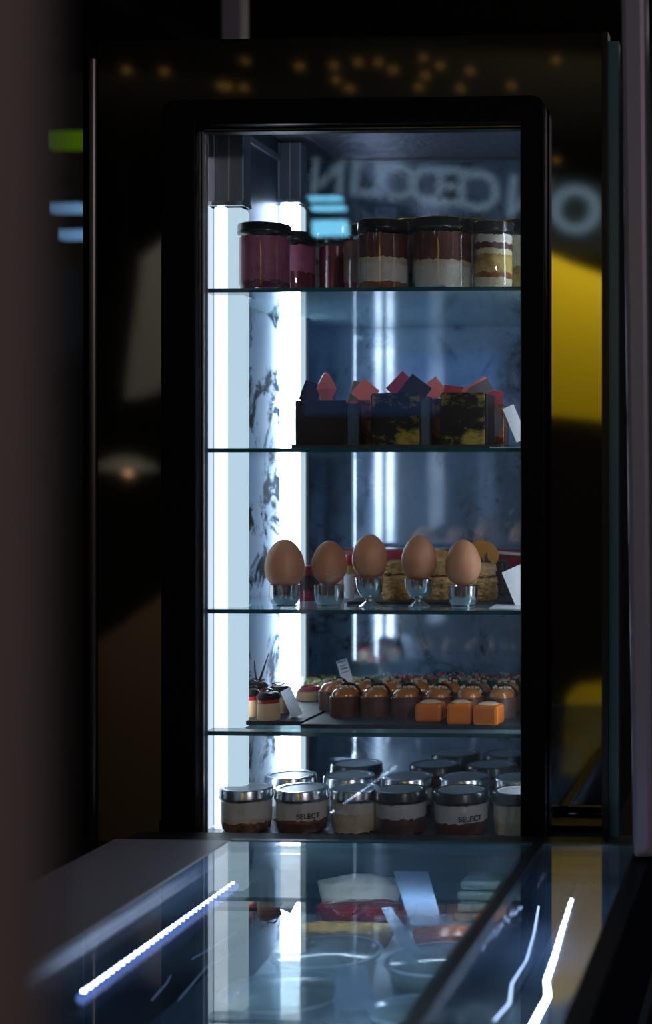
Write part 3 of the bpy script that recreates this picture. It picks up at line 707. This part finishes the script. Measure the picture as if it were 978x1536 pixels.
# ------------------------------------------------------------------ fourth shelf
t1 = tray(330, 452, 1.865, 2.05, Z4, 'small slate tray with four little flans, left side', th=.005)
t2 = tray(452, 810, 1.845, 2.055, Z4, 'long slate tray carrying orange cubes and chocolate cakes', th=.005)
ZQ = Z4 + .005
def flan(px, py, label, wpx=31, glaze=True):
    c = PZ(px, py, ZQ); r = wpx / 2 * c.y / 2300; h = .021
    t = thing('small_flan', label, 'cake', c, random.uniform(0, 6), 'small glazed flans on the left slate')
    link('flan_body', MB().mat(M['vanilla']).lathe([(0, 0), (r * .96, 0), (r, .002), (r * .96, h), (0, h)], seg=32), t)
    link('berry_layer', MB().mat(M['berry']).lathe([(0, h), (r * .9, h), (r * .98, h + .003), (r * .9, h + .006), (0, h + .006)], seg=24, wob=.0012), t)
    mb = MB().mat(M['choc']).lathe([(0, h + .005), (r * 1.02, h + .005), (r * 1.08, h + .008), (r * .8, h + .0125), (0, h + .014)], seg=24, wob=.0008)
    link('chocolate_glaze', mb, t)
    for q in range(3):
        a = random.uniform(0, 6); mb = MB().mat(M['lid_silver' if q == 0 else 'twig'])
        pts = [Vector((r * .7 * math.cos(a + s * 1.6), r * .7 * math.sin(a + s * 1.6), h + .0145 + .002 * math.sin(s * 3))) for s in [i / 8 for i in range(9)]]
        link('chocolate_curl', mb.tube(pts, .0009, 6), t)
    return t
f1 = flan(374, 1074, 'leftmost small flan on the left slate')
f2 = flan(403, 1079, 'front small flan on the left slate with a red berry drip', 35)
f3 = flan(420, 1068, 'small flan behind the white card on the left slate')
f4 = flan(386, 1062, 'rear small flan carrying two upright chocolate twigs')
z = f4.location.z + .03
b0 = f4.location
mb = MB().mat(M['twig']).tube([Vector((0, 0, .032)), Vector((-.003, 0, .048)), Vector((-.004, 0, .062))], [.0016, .0013, .0006], 6)
link('chocolate_twig', mb, f4)
mb = MB().mat(M['twig']).tube([Vector((.002, 0, .032)), Vector((.008, 0, .05)), Vector((.015, 0, .071))], [.0018, .0014, .0005], 6)
link('chocolate_twig', mb, f4); f4.rotation_euler.z = 0
card(428, 1034, 446, 1074, 17, 1.90, 'translucent white card leaning by the small flans', lines=0, mat='sheet', seed=2)
c = PZ(462, 1058, Z4)
t = thing('ring_cake', 'pale ring cake behind the card between the slates', 'cake', (c.x - .004, c.y + .02, Z4), 0)
link('cake_body', MB().mat(M['vanilla']).lathe([(.007, .002), (.014, 0), (.019, .006), (.018, .016), (.012, .02), (.008, .015), (.007, .002)], seg=32), t)
link('red_glaze', MB().mat(M['redglaze']).lathe([(.008, .0165), (.012, .0215), (.0172, .018), (.016, .0195), (.012, .0235), (.008, .018)], seg=32), t)
# dish of pistachio topped dessert
c = PZ(472, 1047, Z4)
t = thing('dessert_dish', 'clear round dish with pale green pistachio dessert at the back', 'dish', (X_(474, 2.14), 2.14, Z4))
hh = Z_(1010, 2.14) - Z4; r = 42 * 2.14 / 2300
link('glass_dish', MB().mat(M['jarglass']).lathe([(0, 0), (r * .92, 0), (r, .004), (r, hh), (r * .98, hh)], seg=40), t)
link('cream_filling', MB().mat(M['herb']).lathe([(0, .002), (r * .9, .002), (r * .96, .006), (r * .96, hh * .55), (0, hh * .6)], seg=40), t)
mb = MB().mat(M['herb'])
for i in range(60):
    a = random.uniform(0, 2 * PI); q = r * .9 * math.sqrt(random.random()); mb.ball((q * math.cos(a), q * math.sin(a), hh * .62 + random.uniform(0, .004)), random.uniform(.002, .0045), (1.6, 1.2, .7), 8, 5)
o = link('chopped_topping', mb, t)
card(512, 990, 527, 1040, 17, 2.06, 'small white price card with dark print standing over the slate', lines=4, lean=.0)
# chocolate cakes with caramel domes
def dome_cake(px, Y, label, k=1.0, nut=False):
    r = .0185 * k; t = thing('caramel_cake', label, 'cake', (X_(px, Y), Y, ZQ), random.uniform(-.3, .3), 'chocolate cakes with caramel domes')
    h = .025
    link('chocolate_body', MB().mat(M['choc_mid']).lathe([(0, 0), (r, 0), (r, .002), (r, h - .001), (r * .95, h), (0, h)], seg=32), t)
    link('caramel_dome', MB().mat(M['caramel']).lathe([(0, h)] + [(r * .86 * math.cos(a), h + .012 * math.sin(a)) for a in [i * PI / 16 for i in range(9)]][:-1] + [(0, h + .012)], seg=32), t)
    # chocolate hoop
    pts = [Vector((r * .22 + r * .82 * math.cos(a), r * .25, h + .0004 + .0145 * math.sin(a))) for a in [i * PI / 14 for i in range(15)]]
    mb = MB().mat(M['choc']).tube(pts, .0019, 6); link('chocolate_hoop', mb, t)
    mb = MB().mat(M['nut'])
    for i in range(26 if nut else 12):
        a = random.uniform(0, 2 * PI); q = r * .62 * math.sqrt(random.random()); mb.ball((q * math.cos(a), q * math.sin(a), h + .0125 + random.uniform(0, .003 if nut else .001) - q * q * 12), random.uniform(.001, .002), seg=7, rows=5)
    link('nut_crumble', mb, t)
    return t
A = dome_cake(517, 1.918, 'caramel domed chocolate cake, leftmost of the front row on the long slate')
ordn = ['second', 'third', 'fourth', 'fifth', 'sixth']
for i, px in enumerate((562, 608, 656, 704, 752)):
    c = copy_tree(A); c.location = (X_(px, 1.918), 1.918, ZQ); c.rotation_euler.z = random.uniform(-.4, .4)
    c['label'] = 'caramel domed chocolate cake, %s from the left in the front row' % ordn[i]
Bq = dome_cake(500, 1.972, 'nut topped caramel cake, leftmost of the rear row on the long slate', nut=True)
ordn = ['second', 'third', 'fourth', 'fifth', 'sixth', 'seventh']
for i, px in enumerate((543, 587, 630, 673, 717, 761)):
    c = copy_tree(Bq); c.location = (X_(px, 1.972), 1.972, ZQ); c.rotation_euler.z = random.uniform(-.8, .8)
    c['label'] = 'nut topped caramel cake, %s from the left in the rear row' % ordn[i]
# orange cubes
def cube_cake(px0, px1, py0, py1, label, rz=0, wh=True):
    Y = PZ((px0 + px1) / 2, py1, ZQ).y; w = (X_(px1, Y) - X_(px0, Y)); h = (py1 - py0) * Y / 2300
    t = thing('orange_cube_cake', label, 'cake', (X_((px0 + px1) / 2, Y), Y + w / 2, ZQ), rz, 'orange cube cakes at the front of the slate')
    q = w * .93
    link('orange_body', MB().mat(M['orange']).box((-q / 2, -q / 2, 0), (q / 2, q / 2, h)), t, bevel=.0038)
    link('pale_topping', MB().mat(M['whitetop']).lathe([(0, h - .0006), (q * .36, h - .0006), (q * .4, h + .0006), (q * .3, h + .0022), (0, h + .0024)], seg=28), t)
cube_cake(620, 662, 1056, 1084, 'leftmost of the three orange cube cakes')
cube_cake(667, 706, 1056, 1088, 'middle orange cube cake with a swirled pale top', .06)
cube_cake(708, 750, 1059, 1089, 'rightmost of the three orange cube cakes, glowing brightest', -.12)
# green cake with berries along the back
Yk = 2.09
gc = thing('green_cake', 'long dark green cake strewn with red berries at the back', 'cake', (X_(640, Yk), Yk + .04, Z4))
zt_ = Z_(1021, Yk)
link('cake_body', box(M['darkgreen'], (X_(522, Yk), Yk, Z4), (X_(815, Yk), Yk + .07, zt_)), gc, bevel=.004, world=True)
for i in range(46):
    px = random.uniform(585, 805); y = Yk + random.uniform(.004, .06); r = random.uniform(.0022, .0034)
    link('red_berry', MB().mat(M['berry']).ball((X_(px, y), y, zt_ + r * .8), r, seg=10, rows=7), gc, world=True)
mb = MB().mat(M['sugar'])
for i in range(150):
    px = random.uniform(560, 805); y = Yk + random.uniform(.002, .062); mb.ball((X_(px, y), y, zt_ + random.uniform(.0005, .0055)), random.uniform(.0006, .0013), seg=6, rows=4)
o = link('white_crumbs', mb, gc, world=True); o['kind'] = 'stuff'
mb = MB().mat(M['herb'])
for i in range(12):
    px = 470 + i * 28; mb.ball((X_(px + 60, Yk + .02), Yk + .02, zt_ + .001), .009, (1.4, 1, .18), 10, 5)
link('pale_leaves', mb, gc, world=True)

# ------------------------------------------------------------------ counter with glass top
YBK = 1.695; YN = .8
cx0, cgx0, cdv, cx1 = -.759, -.623, -.276, -.166
ctr = thing('display_counter', 'low glass topped display counter with lit food inside, foreground', 'counter', ((cx0 + cx1) / 2, 1.3, 0))
link('counter_body', box(M['trimdark'], (cx0 + .02, YN, 0), (cx1 + .02, 2.3, ZD - .03)), ctr, world=True)
link('case_floor', box(M['casedeck'], (cx0 + .02, YN, ZD - .03), (cx1 + .02, 2.3, ZD)), ctr, world=True)
link('side_ledge', box(M['counterdark'], (cx0, YN, ZT - .02), (cgx0 - .0005, YBK, ZT)), ctr, bevel=.003, world=True)
link('ledge_skirt', box(M['trimdark'], (cx0 + .02, YN, ZD), (cx0 + .04, 1.69, ZT - .0205)), ctr, world=True)
link('glass_top', box(M['countertop'], (cgx0, YN, ZT - .006), (cdv - .006, YBK, ZT)), ctr, world=True)
link('glass_top', box(M['countertop2'], (cdv + .006, YN, ZT - .006), (cx1, YBK, ZT)), ctr, world=True)
mb = box(M['trimdark'], (cdv - .0055, YN, ZT - .012), (cdv + .0055, YBK, ZT + .001)); mb.box((cdv - .0155, YN, ZT - .0125), (cdv - .0056, YBK - .01, ZT - .0065))  # lower flange added to screen the tube beneath
link('divider_bar', mb, ctr, world=True)
mb = MB().mat(M['tealtrim']).box((cgx0, YBK - .006, ZT - .0065), (cdv - .006, YBK + .004, ZT + .0008)); mb.box((cdv + .006, YBK - .006, ZT - .0065), (cx1, YBK + .004, ZT + .0008))
link('rear_glass_edge', mb, ctr, world=True)
mb = box(M['trimdark'], (cx0, YBK + .0045, ZT - .034), (cx1 + .02, YBK + .0095, ZT - .008)); mb.box((cx0, YBK + .0095, ZT - .024), (cx1 + .02, 1.7645, ZT - .008))  # front lip added to screen the tube behind it
rr_ = link('rear_rail', mb, ctr, world=True)
link('rear_fill_tube', MB().mat(M['filltube']).tube([(cgx0 + .02, 1.712, ZT - .029), (cx1 - .02, 1.712, ZT - .029)], .004, 12), rr_, world=True)  # hidden tube added to light the food from behind
def cwall(x0, x1, mat, zt1):
    pts = [(YN, ZD), (2.01, ZD), (2.01, ZT - .05), (1.69, ZT - .05), (1.69, zt1), (YN, zt1)]
    link('case_wall', MB().mat(mat).prism([Vector((x0, y, z)) for y, z in pts], (x1 - x0, 0, 0)), ctr, world=True)
cwall(cgx0 - .022, cgx0 - .002, M['casewall'], ZT - .0205)
cwall(cdv - .006, cdv + .0, M['casewall2'], ZT - .013)
cwall(cx1 + .0005, cx1 + .02, M['casewall'], ZT + .001)
link('case_back', box(M['casewall'], (cgx0, 2.02, ZD), (cx1, 2.03, ZT - .07)), ctr, world=True)
dv_ = link('bar_fill_tube', MB().mat(M['filltube']).tube([(cdv - .0105, YN + .02, ZT - .0162), (cdv - .0105, 1.66, ZT - .0162)], .0028, 12), ctr, world=True)  # hidden tube added to brighten the middle of the case
# light strips with single diodes
def led_strip(p0, p1, n, label=None, r=.0035, pts=None):
    s = link('light_strip', MB().mat(M['ledbase']).tube(pts or [p0, p1], r, 8), ctr, world=True)
    root = None
    for i in range(n):
        t = (i + .5) / n
        if pts:
            k = t * (len(pts) - 1); j = int(k); p = pts[j].lerp(pts[min(j + 1, len(pts) - 1)], k - j)
        else: p = p0.lerp(p1, t)
        p = p + Vector((.0, -.001, .0042 if r > .003 else .003))
        loc = p - Vector(ctr.location)
        if root is None:
            root = link('diode', MB().mat(M['led']).ball((0, 0, 0), .0019, seg=8, rows=6), s); root.location = loc
        else:
            c = root.copy(); COL.objects.link(c); c.parent = s; c.location = loc
    return s
za = ZT - .035
L0, L1 = PZ(352, 1329, za), PZ(122, 1498, za)
led_strip(L0, L1, 34, r=.0048)
# glowing strip shaped like the LED reflection distorted in the steel wall
q = [PZ(*a, za) for a in ((858, 1352), (843, 1400), (832, 1440), (820, 1475), (822, 1500), (806, 1530), (790, 1560))]
led_strip(None, None, 60, pts=q, r=.0022)
q = [PZ(*a, za - .02) for a in ((808, 1360), (801, 1400), (790, 1440), (768, 1475), (764, 1505), (742, 1530))]
link('wavy_reflection', MB().mat(M['reflsoft']).tube(q, .0011, 6), ctr, world=True)  # glowing line drawn for a wavy LED reflection
q = [PZ(*a, ZD + .03) for a in ((352, 1400), (300, 1432), (262, 1452), (250, 1475), (228, 1500))]
link('wavy_reflection', MB().mat(M['reflfaint']).tube(q, .0009, 6), ctr, world=True)  # faint glowing line drawn for a reflection on the case wall
q = [PZ(*a, ZD + .03) for a in ((352, 1428), (310, 1450), (285, 1480), (268, 1500))]
link('wavy_reflection', MB().mat(M['reflfaint']).tube(q, .0009, 6), ctr, world=True)  # second faint line drawn for a wall reflection
# white foil sheet on the case floor
mb = MB().mat(M['sheet']).prism([PZ(455, 1372, ZD + .001), PZ(800, 1372, ZD + .001), PZ(640, 1700, ZD + .001), PZ(190, 1700, ZD + .001)], (0, 0, .0006))
tag(link('foil_sheet', mb), 'pale blue lit lining sheet under the food in the counter', 'sheet')
ZE = ZD + .0018
def tub(px, py, wpx, label, fill='sesame', h=.04, name='food_tub'):
    c = PZ(px, py, ZE + h); r = wpx / 2 * c.y / 2300
    t = thing(name, label, 'tub', (c.x, c.y, ZE), 0, 'round clear lidded tubs in the counter')
    link('tub_wall', MB().mat(M['clearlid']).lathe([(0, 0), (r * .82, 0), (r * .86, .003), (r * .97, h), (r * .98, h)], seg=48), t)
    link('filling', MB().mat(M[fill]).lathe([(0, .003), (r * .82, .004), (r * .9, h * .75), (r * .5, h * .8), (0, h * .82)], seg=40), t)
    link('clear_lid', MB().mat(M['clearlid']).lathe([(r * .97, h - .002), (r * 1.03, h), (r * 1.03, h + .0025), (r * .97, h + .0035), (r * .92, h + .001), (r * .3, h + .0025), (0, h + .003)], seg=48), t)
    link('lid_rim', MB().mat(M['sheet']).lathe([(r * 1.03, h + .0028), (r * 1.05, h + .0034), (r * 1.03, h + .0042), (r * .99, h + .0045), (r * 1.0, h + .0037), (r * 1.03, h + .0028)], seg=48), t)
tub(490, 1432, 160, 'clear lidded round tub of speckled cream, upper left of the four')
tub(662, 1443, 165, 'clear lidded tub of dark food, upper right of the four', 'leek')
tub(428, 1492, 190, 'clear lidded tub of speckled cream nearest the left of the counter')
tub(618, 1520, 130, 'clear lidded tub nearest the bottom edge, right of the blue lit card', 'leek')
def pie(px, py, wpx, h, fill, label, name, cat, ratio=1, rim='tart'):
    c = PZ(px, py, ZE + h); r = wpx / 2 * c.y / 2300
    t = thing(name, label, cat, (c.x, c.y, ZE))
    link('crust', MB().mat(M[rim]).lathe([(0, 0), (r * .8, 0), (r * .97, h * .8), (r, h), (r * .93, h), (r * .88, h * .8), (0, h * .8)], seg=48, sy=ratio, wob=.001), t)
    link('filling', MB().mat(M[fill]).lathe([(0, h * .82), (r * .87, h * .82), (r * .8, h * 1.02), (r * .4, h * 1.15), (0, h * 1.2)], seg=40, sy=ratio, wob=.0012), t)
    return t
pie(545, 1360, 150, .03, 'berrypie', 'glossy dark red berry pie in the counter, behind the golden tart', 'berry_pie', 'pie', .55, 'berrypie')
pie(540, 1322, 130, .045, 'white_cream', 'pale cream topped cake at the back of the counter', 'cream_cake', 'cake', .45, 'white_cream')
pie(515, 1391, 165, .022, 'tart', 'golden brown open tart between the red pie and the speckled tub', 'golden_tart', 'tart', .4)
pie(682, 1397, 130, .03, 'orangepie', 'orange red tart at the right of the counter', 'orange_tart', 'tart', .5, 'orangepie')
t = thing('layered_slices', 'stack of greenish layered slices at the right back of the counter', 'food', PZ(715, 1385, ZE))
for i in range(4):
    mb = MB().mat(M['leek']).box((-.03 + i * .003, .0 + i * .002, i * .0125), (.045, .07, i * .0125 + .0115), rot=RZ(.1 * math.sin(i * 2)))
    link('slice', mb, t, bevel=.004)
M['bluelit'] = pm('blue_lit_card', (.3, .42, .62), .5)  # white card with the blue light put into its colour
def ccard(pts_, label, mat='bluelit', z=.03):
    """card lying tilted on the food"""
    q = [PZ(a, b, ZE + zz) for a, b, zz in pts_]
    o = link('price_card', MB().mat(M[mat]).prism(q, (0, 0, -.0006))); tag(o, label, 'card', 'white cards among the desserts')
ccard([(588, 1300, .062), (640, 1300, .062), (664, 1388, .055), (616, 1388, .055)], 'tall pale card standing between the cream cake and green slices')
ccard([(572, 1362, .055), (586, 1360, .055), (630, 1424, .05), (600, 1420, .05)], 'narrow pale card between the golden tart and the orange tart')
ccard([(505, 1452, .055), (548, 1448, .055), (566, 1515, .05), (500, 1512, .05)], 'bright blue lit card between the two speckled tubs')

# ------------------------------------------------------------------ lights and things deeper in the room / mirrored in the glass
# beyond the pillar, left of the cabinet
yw = 3.6
t = link('illuminated_sign', box(M['green'], P(70, 222, yw) , P(126, 196, yw) + Vector((0, .03, 0))))
tag(t, 'dim green lit sign seen left of the cabinet', 'sign')
for (xa, ya, xb, yb_, lb) in ((72, 304, 120, 318, 'upper pale blue light bar seen left of the cabinet'), (86, 344, 126, 358, 'lower bright blue light bar seen left of the cabinet')):
    p0, p1 = P(xa, yb_, yw), P(xb, ya, yw)
    mb = box(M['cyandim'], p0, p1 + Vector((0, .03, 0))); xm = p0.x + .02 + (ya - 300) * .001; mb.mat(M['wire']).box((xm, yw + .0301, p0.z), (xm + .004, yw + .034, ZR))
    o = link('light_bar', mb); tag(o, lb, 'light', 'blue light bars')
o = link('glass_partition', box(M['tealglass'], P(60, 735, 3.5), P(140, 400, 3.5) + Vector((0, .02, 0)))); tag(o, 'teal glass partition dimly lit left of the cabinet', 'partition')
# mirrored world: everything reflected in the front stands behind the camera
YM = 1.79
def MR(px, py, Yv):
    p = P(px, py, Yv); return Vector((p.x, 2 * YM - Yv, p.z))
# shop sign, its letters read the right way round from the cabinet
Yv = 5.0
sg = thing('shop_sign', 'lit white letter shop sign seen mirrored in the cabinet glass', 'sign', MR(700, 300, Yv))
for ch, px, py, sz in (('M', 955, 345, 84), ('O', 862, 318, 84), ('N', 790, 300, 74), ('C', 722, 290, 72), ('E', 683, 284, 70), ('D', 640, 280, 68), ('O', 596, 276, 66), ('L', 558, 272, 64), ('I', 532, 270, 62), ('N', 492, 268, 64)):
    me = text_mesh(ch, sz * 1.15 * Yv / 2300, M['letter'], .004, .004)
    p = MR(px, py, Yv); 
    me.transform(Matrix.Rotation(PI, 4, 'Z') @ Matrix.Rotation(PI / 2, 4, 'X')); me.transform(Matrix.Rotation(.12, 4, 'Y'))
    o = bpy.data.objects.new('letter', me); COL.objects.link(o); o.parent = sg; o.location = p - Vector(sg.location)
ang = .155
mb = MB().mat(M['signboard']); c = MR(730, 300, Yv); mb.box((c.x - .72, c.y - .05, c.z - .13), (c.x + .72, c.y - .03, c.z + .11), rot=RY(ang)); link('sign_board', mb, sg, world=True)
# yellow awning cloth below the sign on the right, lit by an added area light
Yv = 4.2
pts = [MR(806, 375, Yv), MR(960, 435, Yv), MR(985, 640, Yv), MR(806, 620, Yv)]
mb = MB().mat(M['yellow']).prism(pts, (0, -.02, 0)); mb.mat(M['wire']).box((pts[1].x - .05, pts[0].y - .015, pts[1].z), (pts[1].x - .046, pts[0].y - .011, ZR))
o = link('yellow_banner', mb); tag(o, 'bright yellow banner mirrored in the right side panel', 'banner')
pts = [MR(850, 1045, Yv), MR(985, 1030, Yv), MR(985, 1215, Yv) * 1, MR(838, 1205, Yv)]

mb = MB().mat(M['yellow']).prism(pts, (0, -.25, 0)); mb.mat(M['wire']).box((pts[3].x + .04, pts[3].y - .2, 0), (pts[3].x + .09, pts[3].y - .05, pts[3].z))
o = link('yellow_bench', mb); tag(o, 'low yellow block mirrored in the lower right side panel', 'block')
def area(name, loc, target, sx, sy, power, col):
    l = bpy.data.lights.new(name, 'AREA'); l.shape = 'RECTANGLE'; l.size = sx; l.size_y = sy; l.energy = power; l.color = col
    o = bpy.data.objects.new(name, l); COL.objects.link(o); o.location = loc
    o.rotation_euler = (Vector(target) - Vector(loc)).to_track_quat('-Z', 'Y').to_euler(); return o
tgt = MR(880, 450, Yv)
area('banner_fill', tgt + Vector((.1, .35, .42)), tgt + Vector((0, 0, .05)), .5, .06, 12, (1, .9, .6))  # area light added to brighten the banner
tgt2 = MR(900, 1120, Yv)
area('yellow_block_fill', tgt2 + Vector((.1, .9, .15)), tgt2, .5, .3, 3.2, (1, .9, .7))  # area light added to brighten the yellow block
# fairy lights
st = thing('string_lights', 'string of tiny amber bulbs mirrored in the panel above the door', 'string lights', MR(500, 100, 4.1))
bp = [(188, 104), (245, 106), (298, 86), (331, 128), (343, 129), (366, 131), (367, 90), (449, 99), (501, 98), (504, 119), (524, 132), (537, 93), (567, 93), (589, 104), (634, 86), (638, 113), (628, 130), (663, 75), (690, 132), (704, 106), (767, 128), (834, 90), (835, 66), (882, 73), (715, 68), (834, 240), (660, 98)]
pr = None
for i, (px, py) in enumerate(bp):
    Yv = 4.1
    p = MR(px, py, Yv) - Vector(st.location)
    if pr is None: pr = link('bulb', MB().mat(M['bulb']).ball((0, 0, 0), .0085, (1.25, 1, .8), 10, 7), st); pr.location = p
    else: c = pr.copy(); COL.objects.link(c); c.parent = st; c.location = p
for row in (sorted([b for b in bp if b[1] < 100]), sorted([b for b in bp if 100 <= b[1] < 200])):
    link('wire', MB().mat(M['wire']).tube([MR(px, py - 3, 4.1) for px, py in row], .0015, 5), st, world=True)
# blue screen and cyan bars mirrored in the back mirror of the cabinet
def MB_(px, py, Yv): p = P(px, py, Yv); return Vector((p.x, 2 * YB - Yv, p.z))
Yv = 5.2
a, b = MB_(578, 640, Yv), MB_(745, 495, Yv)
mb = box(M['bluescreen'], (a.x, a.y - .03, a.z), (b.x, a.y, b.z)); mb.mat(M['wire']).box(((a.x + b.x) / 2 - .02, a.y - .06, 0), ((a.x + b.x) / 2 + .02, a.y - .0305, a.z + .05))
o = link('screen', mb); tag(o, 'blue lit screen mirrored at the back of the second bay', 'screen')
Yv = 3.9
for (xa, ya, xb, yb_, lb) in ((462, 299, 509, 294, 'uppermost cyan light bar mirrored inside the top bay'), (466, 314, 515, 308, 'middle cyan light bar mirrored inside the top bay'), (468, 352, 518, 330, 'lowest cyan light bar mirrored behind the jars')):
    p0, p1 = MR(xa, ya, Yv), MR(xb, yb_, Yv); xm = (p0.x + p1.x) / 2
    mb = box(M['cyan'], (p0.x, p0.y - .03, p0.z), (p1.x, p0.y, p1.z))
    xm += (ya - 320) * .001; mb.mat(M['wire']).box((xm - .002, p0.y - .034, p0.z), (xm + .002, p0.y - .0301, ZR))
    tag(link('light_bar', mb), lb, 'light', 'blue light bars')
# a dim pendant lamp, and cloth added for a pale streak, mirrored in the left panel
Yv = 4.6
p = MR(185, 700, Yv); lp_ = thing('pendant_lamp', 'wide shallow pendant lamp mirrored in the left side panel', 'lamp', p)
link('lamp_shade', MB().mat(M['shade']).lathe([(.0, .035), (.03, .034), (.08, .015), (.105, -.012), (.1, -.014), (.0, .02)], seg=40), lp_)
link('bulb', MB().mat(M['warm']).ball((.02, .02, -.016), .012), lp_)
link('cord', MB().mat(M['wire']).tube([(0, 0, .03), (0, 0, ZR - p.z)], .002, 6), lp_)
pts = [MR(212, 385, Yv), MR(262, 350, Yv), MR(262, 560, Yv), MR(225, 590, Yv), MR(186, 600, Yv)]
tag(link('linen_cloth', MB().mat(M['linen']).prism(pts, (0, -.04, 0))), 'added pale cloth giving a light streak mirrored in the left side panel', 'cloth')
pts = [MR(140, 965, Yv), MR(262, 880, Yv), MR(262, 1000, Yv), MR(140, 1040, Yv)]
pts[2].z = pts[3].z = 0
tag(link('wooden_bench', MB().mat(M['wood']).prism(pts, (0, -.3, 0))), 'brown bench mirrored low in the left side panel', 'bench')
tt = MR(225, 500, Yv); area('cloth_fill', tt + Vector((.1, .6, .5)), tt, .4, .1, 1.6, (1, .95, .85))  # area light added to brighten the cloth
tt = MR(200, 960, Yv); area('wood_bench_fill', tt + Vector((.1, .5, .4)), tt, .4, .1, .8, (1, .85, .7))  # area light added to brighten the wooden bench
# fill lights added for the pillar, posts, desserts and far room
area('room_fill', (1.3, -1.3, 2.7), (-.3, .9, 1.3), .25, .25, 22, (1, .86, .88))
area('back_fill', (-.3, 3.2, 2.6), (-.5, 3.4, 1.0), .6, .6, 2.5, (.9, .85, .75))

# ------------------------------------------------------------------ world and render settings
w = bpy.data.worlds.new('world'); S.world = w; w.use_nodes = True
w.node_tree.nodes['Background'].inputs[0].default_value = (.6, .62, .8, 1); w.node_tree.nodes['Background'].inputs[1].default_value = .01
vs = S.view_settings; vs.view_transform = 'Standard'; vs.look = 'None'; vs.exposure = 0; vs.gamma = 1; vs.use_curve_mapping = False
cy = S.cycles
cy.max_bounces = 12; cy.transparent_max_bounces = 48; cy.glossy_bounces = 8; cy.diffuse_bounces = 4; cy.transmission_bounces = 8
cy.sample_clamp_indirect = 4; cy.use_denoising = True; cy.caustics_reflective = True
